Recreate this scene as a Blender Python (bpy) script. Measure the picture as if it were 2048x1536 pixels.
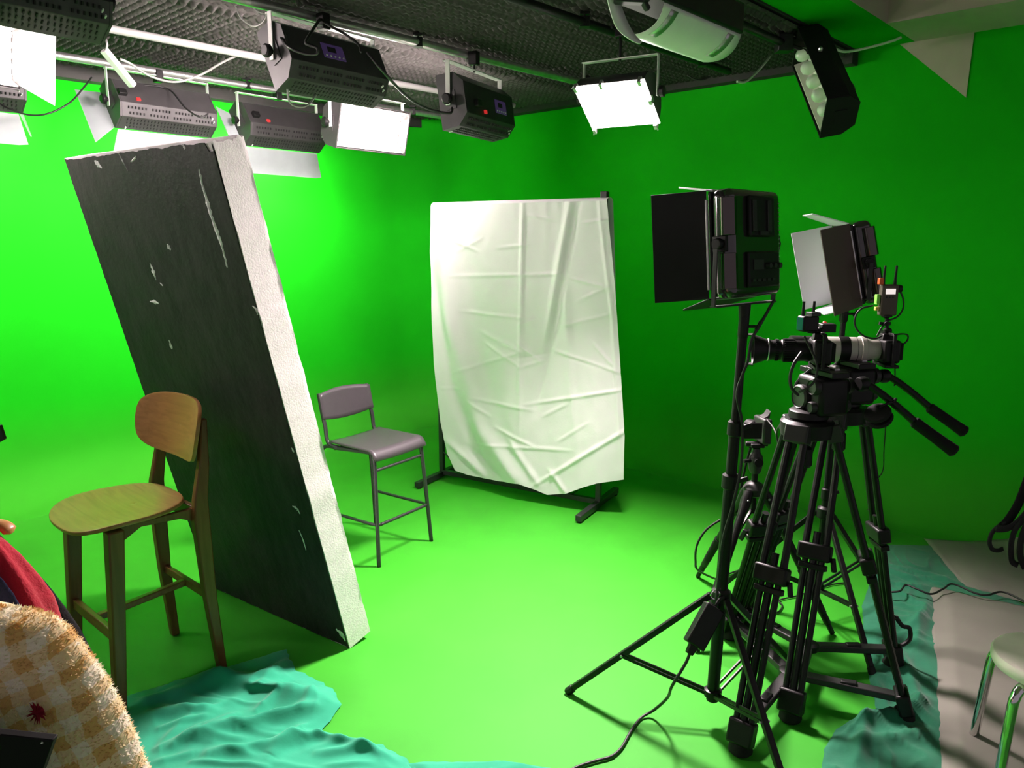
import bpy, bmesh, math, random
from mathutils import Vector, Matrix, noise
random.seed(7)
R = math.radians
for o in list(bpy.data.objects): bpy.data.objects.remove(o)
S = bpy.context.scene
COL = S.collection

# ------------------------------------------------------------------ camera, world, exposure
FPX, CAMH, PITCH = 1538.0, 1.75, R(10.5)
cam_d = bpy.data.cameras.new('camera'); cam = bpy.data.objects.new('camera', cam_d); COL.objects.link(cam)
cam.location = (0, 0, CAMH); cam.rotation_euler = (R(90) - PITCH, 0, 0)
cam_d.sensor_fit = 'HORIZONTAL'; cam_d.sensor_width = 36; cam_d.lens = FPX / 2048 * 36
cam_d.clip_start = 0.05; cam_d.clip_end = 60
S.camera = cam
W = bpy.data.worlds.new('world'); S.world = W; W.use_nodes = True
W.node_tree.nodes['Background'].inputs['Color'].default_value = (1.0, 0.84, 0.96, 1)
W.node_tree.nodes['Background'].inputs['Strength'].default_value = 0.21
S.view_settings.view_transform = 'Standard'; S.view_settings.look = 'None'
S.view_settings.gamma = 1; S.view_settings.use_curve_mapping = False
S.view_settings.exposure = 0.35
KL = 1.1            # overall lamp power scale

CT, ST = math.cos(PITCH), math.sin(PITCH)
def ray(px, py):
    u, v = px - 1024, py - 768
    return Vector((u, FPX * CT - v * ST, -(v * CT + FPX * ST)))
def on_z(px, py, z=0.0):
    d = ray(px, py); k = (z - CAMH) / d.z
    return Vector((d.x * k, d.y * k, z))
def at_y(px, py, Y):
    d = ray(px, py); k = Y / d.y
    return Vector((d.x * k, Y, CAMH + d.z * k))
def on_plane(px, py, p, n):
    d = ray(px, py); o = Vector((0, 0, CAMH)); k = (p - o).dot(n) / d.dot(n)
    return o + d * k

# room axes: a = distance from the back wall, b = distance from the left wall
CX, CY = -0.83, 7.70
AX = Vector((-0.676, -0.737, 0)).normalized()      # +a
BX = Vector((0.737, -0.676, 0)).normalized()       # +b
def ab(a, b, z=0.0): return Vector((CX, CY, z)) + AX * a + BX * b
YAW_A = math.atan2(-AX.y, -AX.x)                    # rotation that puts local x along -a (away)

# ------------------------------------------------------------------ materials
MATS = {}
def mat(name, col, rough=0.5, metal=0.0, var=0.0, vscale=8.0, bump=0.0, bscale=40.0, emit=None, es=0.0,
        trans=0.0, spec=0.5, sheen=0.0, coat=0.0, alpha=1.0):
    m = bpy.data.materials.new(name); m.use_nodes = True
    nt = m.node_tree; b = nt.nodes['Principled BSDF']
    b.inputs['Base Color'].default_value = (*col, 1); b.inputs['Roughness'].default_value = rough
    b.inputs['Metallic'].default_value = metal
    b.inputs['Specular IOR Level'].default_value = spec
    if sheen: b.inputs['Sheen Weight'].default_value = sheen
    if coat: b.inputs['Coat Weight'].default_value = coat
    if trans: b.inputs['Transmission Weight'].default_value = trans
    if alpha < 1: b.inputs['Alpha'].default_value = alpha
    tc = nt.nodes.new('ShaderNodeTexCoord')
    if var:
        n = nt.nodes.new('ShaderNodeTexNoise'); n.inputs['Scale'].default_value = vscale; n.inputs['Detail'].default_value = 5
        nt.links.new(tc.outputs['Object'], n.inputs['Vector'])
        r = nt.nodes.new('ShaderNodeValToRGB')
        lo = tuple(max(0, c * (1 - var)) for c in col); hi = tuple(min(1, c * (1 + var)) for c in col)
        r.color_ramp.elements[0].position = 0.3; r.color_ramp.elements[1].position = 0.7
        r.color_ramp.elements[0].color = (*lo, 1); r.color_ramp.elements[1].color = (*hi, 1)
        nt.links.new(n.outputs['Fac'], r.inputs['Fac']); nt.links.new(r.outputs['Color'], b.inputs['Base Color'])
    if bump:
        n2 = nt.nodes.new('ShaderNodeTexNoise'); n2.inputs['Scale'].default_value = bscale; n2.inputs['Detail'].default_value = 6
        nt.links.new(tc.outputs['Object'], n2.inputs['Vector'])
        bp = nt.nodes.new('ShaderNodeBump'); bp.inputs['Strength'].default_value = bump; bp.inputs['Distance'].default_value = 0.01
        nt.links.new(n2.outputs['Fac'], bp.inputs['Height']); nt.links.new(bp.outputs['Normal'], b.inputs['Normal'])
    if emit:
        b.inputs['Emission Color'].default_value = (*emit, 1); b.inputs['Emission Strength'].default_value = es
    MATS[name] = m
    return m

GREEN = (0.006, 0.35, 0.005)
m_wall = mat('green_wall_paint', GREEN, 0.85, var=0.05, vscale=2.0, spec=0.06)
def cove():
    nt = m_wall.node_tree; L = nt.links.new; b = nt.nodes['Principled BSDF']
    src = b.inputs['Base Color'].links[0].from_socket
    tc = nt.nodes.new('ShaderNodeTexCoord'); sp = nt.nodes.new('ShaderNodeSeparateXYZ'); L(tc.outputs['Object'], sp.inputs['Vector'])
    mr = nt.nodes.new('ShaderNodeMapRange'); mr.interpolation_type = 'SMOOTHSTEP'; mr.inputs['From Min'].default_value = 0.0; mr.inputs['From Max'].default_value = 0.75
    mr.inputs['To Min'].default_value = 1; mr.inputs['To Max'].default_value = 0
    L(sp.outputs['Z'], mr.inputs['Value'])
    mx = nt.nodes.new('ShaderNodeMixRGB'); mx.inputs['Color2'].default_value = (0.034, 0.31, 0.015, 1)
    L(mr.outputs[0], mx.inputs['Fac']); L(src, mx.inputs['Color1']); L(mx.outputs['Color'], b.inputs['Base Color'])
cove()
m_floor = mat('green_floor_vinyl', (0.034, 0.31, 0.015), 0.62, var=0.07, vscale=3.0, bump=0.12, bscale=5.0, spec=0.22)
m_ceil = mat('black_ceiling_paint', (0.02, 0.019, 0.018), 0.8)
m_foam = mat('charcoal_acoustic_foam', (0.06, 0.055, 0.054), 0.95, var=0.15, vscale=60, spec=0.2)
m_beige = mat('beige_plaster', (0.42, 0.36, 0.29), 0.8, var=0.04, vscale=6, bump=0.05)
m_black = mat('black_plastic', (0.007, 0.007, 0.007), 0.45, spec=0.3, var=0.2, vscale=30)
m_blackm = mat('black_matte', (0.007, 0.007, 0.007), 0.75, spec=0.25)
m_blackmet = mat('black_painted_metal', (0.007, 0.007, 0.007), 0.38, spec=0.28, var=0.2, vscale=20)
m_gloss = mat('glossy_black_housing', (0.018, 0.016, 0.015), 0.17, spec=0.9, coat=0.4)
m_grey = mat('dark_grey_plastic', (0.018, 0.018, 0.018), 0.5, var=0.15, vscale=40)
m_housing = mat('charcoal_lamp_housing', (0.034, 0.033, 0.033), 0.5, var=0.12, vscale=20)
m_white = mat('white_painted_metal', (0.72, 0.72, 0.70), 0.4, var=0.04, vscale=20)
m_silver = mat('galvanised_metal', (0.55, 0.55, 0.54), 0.33, metal=0.85, var=0.15, vscale=20)
m_chrome = mat('chrome', (0.75, 0.75, 0.74), 0.12, metal=1.0)
m_flap = mat('frosted_flap', (0.32, 0.36, 0.36), 0.5, var=0.05, vscale=10, spec=0.4)
m_tube = mat('lit_tube', (1, 1, 1), 0.3, emit=(1.0, 0.92, 0.84), es=6.0)
m_tubedark = mat('unlit_tube', (0.75, 0.78, 0.72), 0.3)
m_reflect = mat('white_reflector', (0.85, 0.82, 0.76), 0.35)
m_display = mat('purple_display', (0.05, 0.03, 0.12), 0.3, emit=(0.22, 0.12, 0.40), es=0.07)
m_red = mat('red_switch', (0.55, 0.02, 0.02), 0.35, emit=(0.9, 0.04, 0.04), es=0.4)
m_cable = mat('black_cable', (0.012, 0.012, 0.012), 0.5)
m_cablegrey = mat('grey_cable', (0.22, 0.22, 0.21), 0.5)
m_cablewhite = mat('white_cable', (0.5, 0.52, 0.45), 0.5)
m_sheet = mat('white_sheet', (0.74, 0.725, 0.745), 0.75, spec=0.2, bump=0.05, bscale=90)
m_teal = mat('teal_muslin', (0.020, 0.30, 0.165), 0.85, var=0.12, vscale=5, bump=0.15, bscale=26, spec=0.15, sheen=0.2)
m_teal2 = mat('dark_teal_muslin', (0.018, 0.165, 0.085), 0.85, var=0.15, vscale=6, bump=0.18, bscale=22, spec=0.15, sheen=0.2)
m_paper = mat('grey_paper', (0.205, 0.20, 0.165), 0.8, var=0.05, vscale=5, bump=0.12, bscale=5)
m_stoolw = mat('cream_stool_seat', (0.88, 0.84, 0.72), 0.55, var=0.03, vscale=10)
m_seatgrey = mat('grey_moulded_plastic', (0.042, 0.036, 0.041), 0.42, var=0.05, vscale=30, bump=0.04, bscale=200)
m_frame = mat('dark_powder_coated_tube', (0.022, 0.023, 0.024), 0.38, metal=0.2)
m_styro = mat('white_styrofoam', (0.90, 0.84, 0.85), 0.85, var=0.05, vscale=25, bump=0.12, bscale=160)
m_red_wool = mat('red_wool', (0.46, 0.014, 0.035), 0.95, var=0.22, vscale=14, bump=0.3, bscale=160, spec=0.1, sheen=0.25)
m_navy = mat('navy_wool', (0.018, 0.02, 0.05), 0.95, bump=0.3, bscale=160, spec=0.1)
m_blackcloth = mat('black_wool', (0.014, 0.014, 0.015), 0.95, bump=0.3, bscale=120, spec=0.15)
m_hanger = mat('hanger_wood', (0.50, 0.22, 0.075), 0.4, var=0.15, vscale=9)
m_lenswhite = mat('off_white_lens', (0.55, 0.53, 0.46), 0.45)
m_orange = mat('orange_plastic', (0.80, 0.12, 0.02), 0.4)
m_lime = mat('lime_tape', (0.25, 0.75, 0.08), 0.5)
m_yellow = mat('yellow_connector', (0.75, 0.55, 0.12), 0.4)
m_brown = mat('transmitter_case', (0.085, 0.065, 0.045), 0.5, var=0.08, vscale=40)
m_screen = mat('status_screen', (0.3, 0.3, 0.3), 0.3, emit=(0.85, 0.75, 0.72), es=0.8)
m_led = mat('white_led', (1, 1, 1), 0.3, emit=(1, 0.9, 0.7), es=2.5)
m_glasscyan = mat('cyan_screen', (0.01, 0.04, 0.055), 0.15, emit=(0.05, 0.35, 0.5), es=0.02)
m_silverflap = mat('silver_barn_door', (0.60, 0.60, 0.66), 0.42, metal=0.2)
m_satin = mat('ridged_dark_aluminium', (0.11, 0.10, 0.092), 0.16, metal=1.0)
m_scoop = mat('white_diffuser_film', (0.80, 0.78, 0.76), 0.45, var=0.03, vscale=12)
m_barnblack = mat('black_barn_door', (0.006, 0.006, 0.006), 0.6, spec=0.2)
m_barnbrown = mat('dark_satin_barn_door', (0.075, 0.050, 0.040), 0.38, spec=0.6)
m_slot = mat('dark_slot', (0.012, 0.012, 0.012), 0.8)
m_crim = mat('crimson_yarn', (0.30, 0.006, 0.03), 0.9, var=0.25, vscale=60)
m_strap = mat('black_webbing', (0.016, 0.016, 0.016), 0.85, bump=0.2, bscale=300)

# wood with grain stretched along x
def wood(name, c1, c2, rough, axis):
    m = mat(name, c1, rough, spec=0.45); nt = m.node_tree; b = nt.nodes['Principled BSDF']
    tc = nt.nodes.new('ShaderNodeTexCoord'); mp = nt.nodes.new('ShaderNodeMapping')
    sc = [38, 38, 38]; sc[axis] = 3.0; mp.inputs['Scale'].default_value = sc
    n = nt.nodes.new('ShaderNodeTexNoise'); n.inputs['Scale'].default_value = 1.3; n.inputs['Detail'].default_value = 7; n.inputs['Distortion'].default_value = 0.6
    r = nt.nodes.new('ShaderNodeValToRGB'); r.color_ramp.elements[0].position = 0.32; r.color_ramp.elements[1].position = 0.70
    r.color_ramp.elements[0].color = (*c2, 1); r.color_ramp.elements[1].color = (*c1, 1)
    L = nt.links.new
    L(tc.outputs['Object'], mp.inputs['Vector']); L(mp.outputs['Vector'], n.inputs['Vector']); L(n.outputs['Fac'], r.inputs['Fac']); L(r.outputs['Color'], b.inputs['Base Color'])
    bp = nt.nodes.new('ShaderNodeBump'); bp.inputs['Strength'].default_value = 0.06; L(n.outputs['Fac'], bp.inputs['Height']); L(bp.outputs['Normal'], b.inputs['Normal'])
    return m
m_wood_seat = wood('oak_veneer', (0.44, 0.22, 0.080), (0.33, 0.155, 0.052), 0.36, 0)
m_wood_leg = wood('stained_beech_leg', (0.21, 0.085, 0.032), (0.145, 0.056, 0.020), 0.42, 2)
m_wood_rail = wood('stained_beech_rail', (0.26, 0.11, 0.040), (0.18, 0.072, 0.025), 0.42, 0)

# black brushed paint with scuffs for the foam board
def board_paint():
    m = mat('scuffed_black_paint', (0.02, 0.021, 0.022), 0.55, spec=0.22); nt = m.node_tree; b = nt.nodes['Principled BSDF']; L = nt.links.new
    tc = nt.nodes.new('ShaderNodeTexCoord')
    mp = nt.nodes.new('ShaderNodeMapping'); mp.inputs['Scale'].default_value = (9, 9, 2.2); L(tc.outputs['Object'], mp.inputs['Vector'])
    n = nt.nodes.new('ShaderNodeTexNoise'); n.inputs['Scale'].default_value = 2.0; n.inputs['Detail'].default_value = 9; n.inputs['Roughness'].default_value = 0.65; L(mp.outputs['Vector'], n.inputs['Vector'])
    r = nt.nodes.new('ShaderNodeValToRGB')
    r.color_ramp.elements[0].position = 0.35; r.color_ramp.elements[0].color = (0.027, 0.0225, 0.026, 1)
    r.color_ramp.elements[1].position = 0.75; r.color_ramp.elements[1].color = (0.060, 0.048, 0.055, 1)
    L(n.outputs['Fac'], r.inputs['Fac'])
    n3 = nt.nodes.new('ShaderNodeTexNoise'); n3.inputs['Scale'].default_value = 7.5; n3.inputs['Detail'].default_value = 6; L(tc.outputs['Object'], n3.inputs['Vector'])
    r3 = nt.nodes.new('ShaderNodeValToRGB'); r3.color_ramp.elements[0].position = 0.735; r3.color_ramp.elements[1].position = 0.76; L(n3.outputs['Fac'], r3.inputs['Fac'])
    mx = nt.nodes.new('ShaderNodeMixRGB'); mx.inputs['Color2'].default_value = (0.5, 0.52, 0.5, 1)
    L(r3.outputs['Color'], mx.inputs['Fac']); L(r.outputs['Color'], mx.inputs['Color1']); L(mx.outputs['Color'], b.inputs['Base Color'])
    n2 = nt.nodes.new('ShaderNodeTexNoise'); n2.inputs['Scale'].default_value = 55; n2.inputs['Detail'].default_value = 5; L(tc.outputs['Object'], n2.inputs['Vector'])
    bp = nt.nodes.new('ShaderNodeBump'); bp.inputs['Strength'].default_value = 0.25; bp.inputs['Distance'].default_value = 0.01
    L(n2.outputs['Fac'], bp.inputs['Height']); L(bp.outputs['Normal'], b.inputs['Normal'])
    return m
m_board = board_paint()

# cream and mustard gingham check
def gingham():
    m = mat('mustard_gingham_fleece', (0.7, 0.5, 0.2), 0.95, spec=0.1, sheen=0.3); nt = m.node_tree; b = nt.nodes['Principled BSDF']; L = nt.links.new
    uv = nt.nodes.new('ShaderNodeUVMap'); sep = nt.nodes.new('ShaderNodeSeparateXYZ')
    nz = nt.nodes.new('ShaderNodeTexNoise'); nz.inputs['Scale'].default_value = 30; L(uv.outputs['UV'], nz.inputs['Vector'])
    mad = nt.nodes.new('ShaderNodeMixRGB'); mad.blend_type = 'LINEAR_LIGHT'; mad.inputs['Fac'].default_value = 0.010
    L(uv.outputs['UV'], mad.inputs['Color1']); L(nz.outputs['Color'], mad.inputs['Color2']); L(mad.outputs['Color'], sep.inputs['Vector'])
    outs = []
    for ax in ('X', 'Y'):
        f = nt.nodes.new('ShaderNodeMath'); f.operation = 'MULTIPLY'; f.inputs[1].default_value = 23.0; L(sep.outputs[ax], f.inputs[0])
        g = nt.nodes.new('ShaderNodeMath'); g.operation = 'FRACT'; L(f.outputs[0], g.inputs[0])
        h = nt.nodes.new('ShaderNodeMath'); h.operation = 'GREATER_THAN'; h.inputs[1].default_value = 0.5; L(g.outputs[0], h.inputs[0]); outs.append(h)
    s = nt.nodes.new('ShaderNodeMath'); s.operation = 'ADD'; L(outs[0].outputs[0], s.inputs[0]); L(outs[1].outputs[0], s.inputs[1])
    d = nt.nodes.new('ShaderNodeMath'); d.operation = 'MULTIPLY'; d.inputs[1].default_value = 0.5; L(s.outputs[0], d.inputs[0])
    r = nt.nodes.new('ShaderNodeValToRGB'); r.color_ramp.elements[0].color = (0.96, 0.88, 0.68, 1); r.color_ramp.elements[1].color = (0.78, 0.50, 0.17, 1)
    e = r.color_ramp.elements.new(0.5); e.color = (0.92, 0.74, 0.42, 1)
    L(d.outputs[0], r.inputs['Fac']); L(r.outputs['Color'], b.inputs['Base Color'])
    n2 = nt.nodes.new('ShaderNodeTexNoise'); n2.inputs['Scale'].default_value = 90; n2.inputs['Detail'].default_value = 4; L(uv.outputs['UV'], n2.inputs['Vector'])
    bp = nt.nodes.new('ShaderNodeBump'); bp.inputs['Strength'].default_value = 0.6; bp.inputs['Distance'].default_value = 0.006
    L(n2.outputs['Fac'], bp.inputs['Height']); L(bp.outputs['Normal'], b.inputs['Normal'])
    return m
m_gingham = gingham()

# ------------------------------------------------------------------ mesh helpers
def M3(x, y, z):        # matrix from three axis vectors
    return Matrix((x, y, z)).transposed()
class MB:
    def __init__(self): self.v = []; self.f = []; self.uv = None
    def add(self, vs, fs):
        o = len(self.v); self.v += [Vector(p) for p in vs]; self.f += [tuple(i + o for i in q) for q in fs]; return self
    def box(self, c, s, rot=None, taper=1.0):
        c = Vector(c); vs = []
        for z in (-1, 1):
            k = taper if z > 0 else 1.0
            for x, y in ((-1, -1), (1, -1), (1, 1), (-1, 1)):
                p = Vector((x * s[0] / 2 * k, y * s[1] / 2 * k, z * s[2] / 2))
                vs.append(c + (rot @ p if rot else p))
        return self.add(vs, [(3, 2, 1, 0), (4, 5, 6, 7), (0, 1, 5, 4), (1, 2, 6, 5), (2, 3, 7, 6), (3, 0, 4, 7)])
    def bar(self, p0, p1, w, h, up=(0, 0, 1)):      # rectangular bar between two points
        p0, p1 = Vector(p0), Vector(p1); d = (p1 - p0); L = d.length; d.normalize()
        up = Vector(up)
        if abs(d.dot(up)) > 0.98: up = Vector((0, 1, 0))
        x = d.cross(up).normalized(); y = x.cross(d).normalized()
        return self.box((p0 + p1) / 2, (w, h, L), M3(x, y, d))
    def cyl(self, p0, p1, r0, r1=None, n=12):
        return self.tube([p0, p1], [r0, r0 if r1 is None else r1], n)
    def tube(self, pts, r, n=8, closed=False):
        pts = [Vector(p) for p in pts]; N = len(pts)
        rs = r if isinstance(r, (list, tuple)) else [r] * N
        tang = []
        for i in range(N):
            if closed: t = pts[(i + 1) % N] - pts[i - 1]
            else: t = pts[min(i + 1, N - 1)] - pts[max(i - 1, 0)]
            if t.length < 1e-9: t = Vector((0, 0, 1))
            tang.append(t.normalized())
        t0 = tang[0]; up = Vector((0, 0, 1)) if abs(t0.z) < 0.9 else Vector((1, 0, 0))
        x = t0.cross(up).normalized(); vs = []; o = 0
        for i in range(N):
            t = tang[i]; x = (x - t * x.dot(t)).normalized(); y = t.cross(x)
            for k in range(n):
                a = 2 * math.pi * k / n; vs.append(pts[i] + (x * math.cos(a) + y * math.sin(a)) * rs[i])
        fs = []
        for i in range(N if closed else N - 1):
            j = (i + 1) % N
            for k in range(n): fs.append((i * n + k, i * n + (k + 1) % n, j * n + (k + 1) % n, j * n + k))
        if not closed:
            fs.append(tuple(range(n - 1, -1, -1))); fs.append(tuple((N - 1) * n + k for k in range(n)))
        return self.add(vs, fs)
    def lathe(self, prof, p, axis, n=24, caps=True):
        p = Vector(p); z = Vector(axis).normalized(); up = Vector((0, 0, 1)) if abs(z.z) < 0.9 else Vector((1, 0, 0))
        x = up.cross(z).normalized(); y = z.cross(x); vs = []; fs = []
        for r, h in prof:
            for k in range(n):
                a = 2 * math.pi * k / n; vs.append(p + z * h + (x * math.cos(a) + y * math.sin(a)) * r)
        for i in range(len(prof) - 1):
            for k in range(n): fs.append((i * n + k, i * n + (k + 1) % n, (i + 1) * n + (k + 1) % n, (i + 1) * n + k))
        if caps:
            fs.append(tuple(range(n - 1, -1, -1))); fs.append(tuple((len(prof) - 1) * n + k for k in range(n)))
        return self.add(vs, fs)
    def prism(self, poly, o, ex, ey, ez, h0, h1):   # polygon (in ex,ey) extruded along ez from h0 to h1
        o = Vector(o); ex, ey, ez = Vector(ex), Vector(ey), Vector(ez); n = len(poly)
        vs = [o + ex * x + ey * y + ez * h for h in (h0, h1) for x, y in poly]
        fs = [tuple(range(n - 1, -1, -1)), tuple(range(n, 2 * n))] + [(i, (i + 1) % n, n + (i + 1) % n, n + i) for i in range(n)]
        return self.add(vs, fs)
    def grid(self, nu, nv, fn, closed_u=False):
        vs = []; uvs = []
        for j in range(nv):
            for i in range(nu):
                vs.append(fn(i / (nu if closed_u else nu - 1), j / (nv - 1)))
        fs = []
        for j in range(nv - 1):
            for i in range(nu if closed_u else nu - 1):
                k = (i + 1) % nu; fs.append((j * nu + i, j * nu + k, (j + 1) * nu + k, (j + 1) * nu + i))
        return self.add(vs, fs)
    def xf(self, m):
        self.v = [m @ p for p in self.v]; return self
    def build(self, name, m, parent=None, root=None, smooth=35, bevel=0.0, solid=0.0, sub=0, label=None, origin=None):
        vs = self.v; inv = None
        if root is not None: inv = root.matrix_basis.inverted(); vs = [inv @ p for p in vs]
        if origin is not None: origin = Vector(origin); vs = [p - origin for p in vs]
        me = bpy.data.meshes.new(name); me.from_pydata([tuple(p) for p in vs], [], self.f); me.validate(); me.update()
        bm = bmesh.new(); bm.from_mesh(me); bmesh.ops.recalc_face_normals(bm, faces=bm.faces); bm.to_mesh(me); bm.free()
        if smooth:
            me.shade_smooth()
            if smooth < 180: me.set_sharp_from_angle(angle=R(smooth))
        me.materials.append(m)
        o = bpy.data.objects.new(name, me); COL.objects.link(o)
        if origin is not None: o.location = origin
        if parent is not None: o.parent = parent
        if solid:
            md = o.modifiers.new('solid', 'SOLIDIFY'); md.thickness = solid; md.offset = 0
        if bevel:
            md = o.modifiers.new('bevel', 'BEVEL'); md.width = bevel; md.segments = 2; md.limit_method = 'ANGLE'
        if sub:
            md = o.modifiers.new('sub', 'SUBSURF'); md.levels = sub; md.render_levels = sub
        if label: o['label'] = label
        return o
def tag(o, label, cat, group=None):
    o['label'] = label; o['category'] = cat
    if group: o['group'] = group
    return o
def thing(name, label, cat, loc=(0, 0, 0), rot=(0, 0, 0), group=None):
    o = bpy.data.objects.new(name, None); COL.objects.link(o); o.empty_display_size = 0.1
    o.location = loc; o.rotation_euler = rot
    return tag(o, label, cat, group)
def struct(o): o['kind'] = 'structure'; return o
def crv(pts, n=8):                                   # Catmull-Rom through points
    pts = [Vector(p) for p in pts]; out = []
    for i in range(len(pts) - 1):
        p0 = pts[max(i - 1, 0)]; p1 = pts[i]; p2 = pts[i + 1]; p3 = pts[min(i + 2, len(pts) - 1)]
        for k in range(n):
            t = k / n
            out.append(0.5 * ((2 * p1) + (p2 - p0) * t + (2 * p0 - 5 * p1 + 4 * p2 - p3) * t * t + (3 * p1 - p0 - 3 * p2 + p3) * t ** 3))
    out.append(pts[-1]); return out
def lerp(a, b, t): return a + (b - a) * t
def pl(poly, t):                                     # point on polyline of (x,y[,z]) tuples at parameter t (uniform arclength)
    poly = [Vector(p) for p in poly]; L = [0]
    for i in range(1, len(poly)): L.append(L[-1] + (poly[i] - poly[i - 1]).length)
    s = t * L[-1]
    for i in range(1, len(poly)):
        if s <= L[i] + 1e-9:
            return poly[i - 1].lerp(poly[i], (s - L[i - 1]) / max(1e-9, L[i] - L[i - 1]))
    return poly[-1]
def nz(x, y, z=0.0): return noise.noise(Vector((x, y, z)))
def area_light(parent, loc, rot, sx, sy, power, col=(1.0, 0.82, 0.84), spread=180):
    d = bpy.data.lights.new('lamp_glow', 'AREA'); d.shape = 'RECTANGLE'; d.size = sx; d.size_y = sy; d.energy = power * KL; d.color = col
    d.spread = R(spread)
    o = bpy.data.objects.new('lamp_glow', d); COL.objects.link(o); o.parent = parent; o.location = loc; o.rotation_euler = rot
    return o
def cable(name_label, pts, r, m, n=8, cat='cable', group=None, name='cable'):
    p = crv(pts, n); mb = MB().tube(p, r, 6)
    o = mb.build(name, m, origin=p[0], smooth=180)
    return tag(o, name_label, cat, group)

# ------------------------------------------------------------------ ROOM SHELL
RC, RV, WS = 0.62, 0.36, -0.15                                  # wall corner radius, floor cove radius
ZC = 2.92
def plan(d, nseg=12, a1=9.0, b1=8.0):                # wall path, inset d, as (a,b)
    pts = []
    for i in range(13): pts.append((lerp(a1, RC + WS, i / 12), d))
    for i in range(1, nseg):
        t = math.pi / 2 * i / nseg; pts.append((WS + RC - (RC - d) * math.sin(t), RC - (RC - d) * math.cos(t)))
    for i in range(13): pts.append((d + WS, lerp(RC, b1, i / 12)))
    return pts
prof = [(RV * (1 - math.sin(t)), RV * (1 - math.cos(t))) for t in [math.pi / 2 * i / 10 for i in range(11)]]
prof = [(RV - RV * math.sin(t), RV - RV * math.cos(t)) for t in [math.pi / 2 * i / 10 for i in range(11)]]
prof += [(0.0, z) for z in (1.0, 1.6, 2.2, 2.93, 3.45)]
rows = [[ab(a, b, z) for a, b in plan(d)] for d, z in prof]
half = 12 + 6
for nm, i0, i1 in (('wall_left', 0, half), ('wall_back', half, len(rows[0]) - 1)):
    mb = MB(); n = i1 - i0 + 1
    mb.add([rows[j][i] for j in range(len(rows)) for i in range(i0, i1 + 1)],
           [(j * n + i, j * n + i + 1, (j + 1) * n + i + 1, (j + 1) * n + i) for j in range(len(rows) - 1) for i in range(n - 1)])
    struct(mb.build(nm, m_wall, smooth=180))
fl = [ab(a, b) for a, b in plan(RV)]
mb = MB(); mb.add(fl + [ab(9, 8)], [tuple(range(len(fl) + 1))]); struct(mb.build('floor', m_floor, smooth=0))
# black lowered ceiling slab + foam panels
BE = 3.95
def slab(name, a0, a1, b0, b1, z0, z1, m):
    mb = MB(); P = [ab(a0, b0), ab(a1, b0), ab(a1, b1), ab(a0, b1)]
    mb.add([p + Vector((0, 0, z)) for z in (z0, z1) for p in P], [(3, 2, 1, 0), (4, 5, 6, 7), (0, 1, 5, 4), (1, 2, 6, 5), (2, 3, 7, 6), (3, 0, 4, 7)])
    return struct(mb.build(name, m, smooth=0))
ceil = slab('ceiling', WS, 8.0, 0, BE, ZC, ZC + 0.06, m_ceil)
TP, PER, HT = 0.965, 0.0482, 0.036
def eggcrate():
    n = 101; mb = MB()
    def fn(u, v):
        x, y = u * TP, v * TP; k = 2 * math.pi / PER
        e = min(1.0, min(u, 1 - u, v, 1 - v) * 60)
        h = 0.012 + HT * (0.5 + 0.40 * math.cos(k * x + 0.5 * math.sin(k * y * 0.5)) + 0.10 * math.cos(k * y)) * e
        return Vector((x - TP / 2, y - TP / 2, -h))
    mb.grid(n, n, fn); me_o = mb.build('foam_panel', m_foam, smooth=180)
    return me_o
fp = eggcrate(); first = True
for i in range(7):
    for j in range(4):
        o = fp if first else fp.copy()
        if not first: COL.objects.link(o)
        first = False
        c = ab(0.42 + 0.985 * i, 0.5 + 0.985 * j, ZC - 0.001)
        o.parent = ceil; o.location = c
        o.rotation_euler = (0, 0, YAW_A + (R(90) if (j >= 2) else 0))
# black valance where the ceiling meets the walls
mb = MB(); mb.bar(ab(0.02, 0.05, ZC - 0.055), ab(8, 0.05, ZC - 0.055), 0.10, 0.13); struct(mb.build('trim_1', m_ceil, smooth=0))
mb = MB(); mb.bar(ab(0.05 + WS, 0.11, ZC - 0.04), ab(0.05 + WS, BE, ZC - 0.04), 0.10, 0.08); struct(mb.build('trim_2', m_ceil, smooth=0))
# green soffit, beige beam, beige upper ceiling
BS = 4.28
slab('ceiling_2', WS, 6.0, BE, BS - 0.004, 2.93, 3.45, m_wall)
slab('trim_3', WS, 6.0, BS - 0.004, BS, 2.931, 3.45, m_beige)
slab('trim_4', WS, 0.385, BS, 8, 2.93, 3.45, m_beige)
slab('ceiling_3', WS, 8, BS, 8, 3.45, 3.5, m_beige)
slab('ceiling_4', WS, 8, 0, BS, 3.45, 3.5, m_ceil)
wn = AX.copy(); wp = ab(0.006 + WS, 4)
tri = [on_plane(1800, 76, wp, wn), on_plane(1950, 50, wp, wn), on_plane(1932, 195, wp, wn)]
tri[0].z = tri[1].z = 2.93
mb = MB(); mb.add(tri + [p - AX * 0.012 for p in tri], [(0, 1, 2), (5, 4, 3), (0, 3, 4, 1), (1, 4, 5, 2), (2, 5, 3, 0)])
struct(mb.build('trim_5', m_beige, smooth=0))

exec_parts = []
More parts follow.
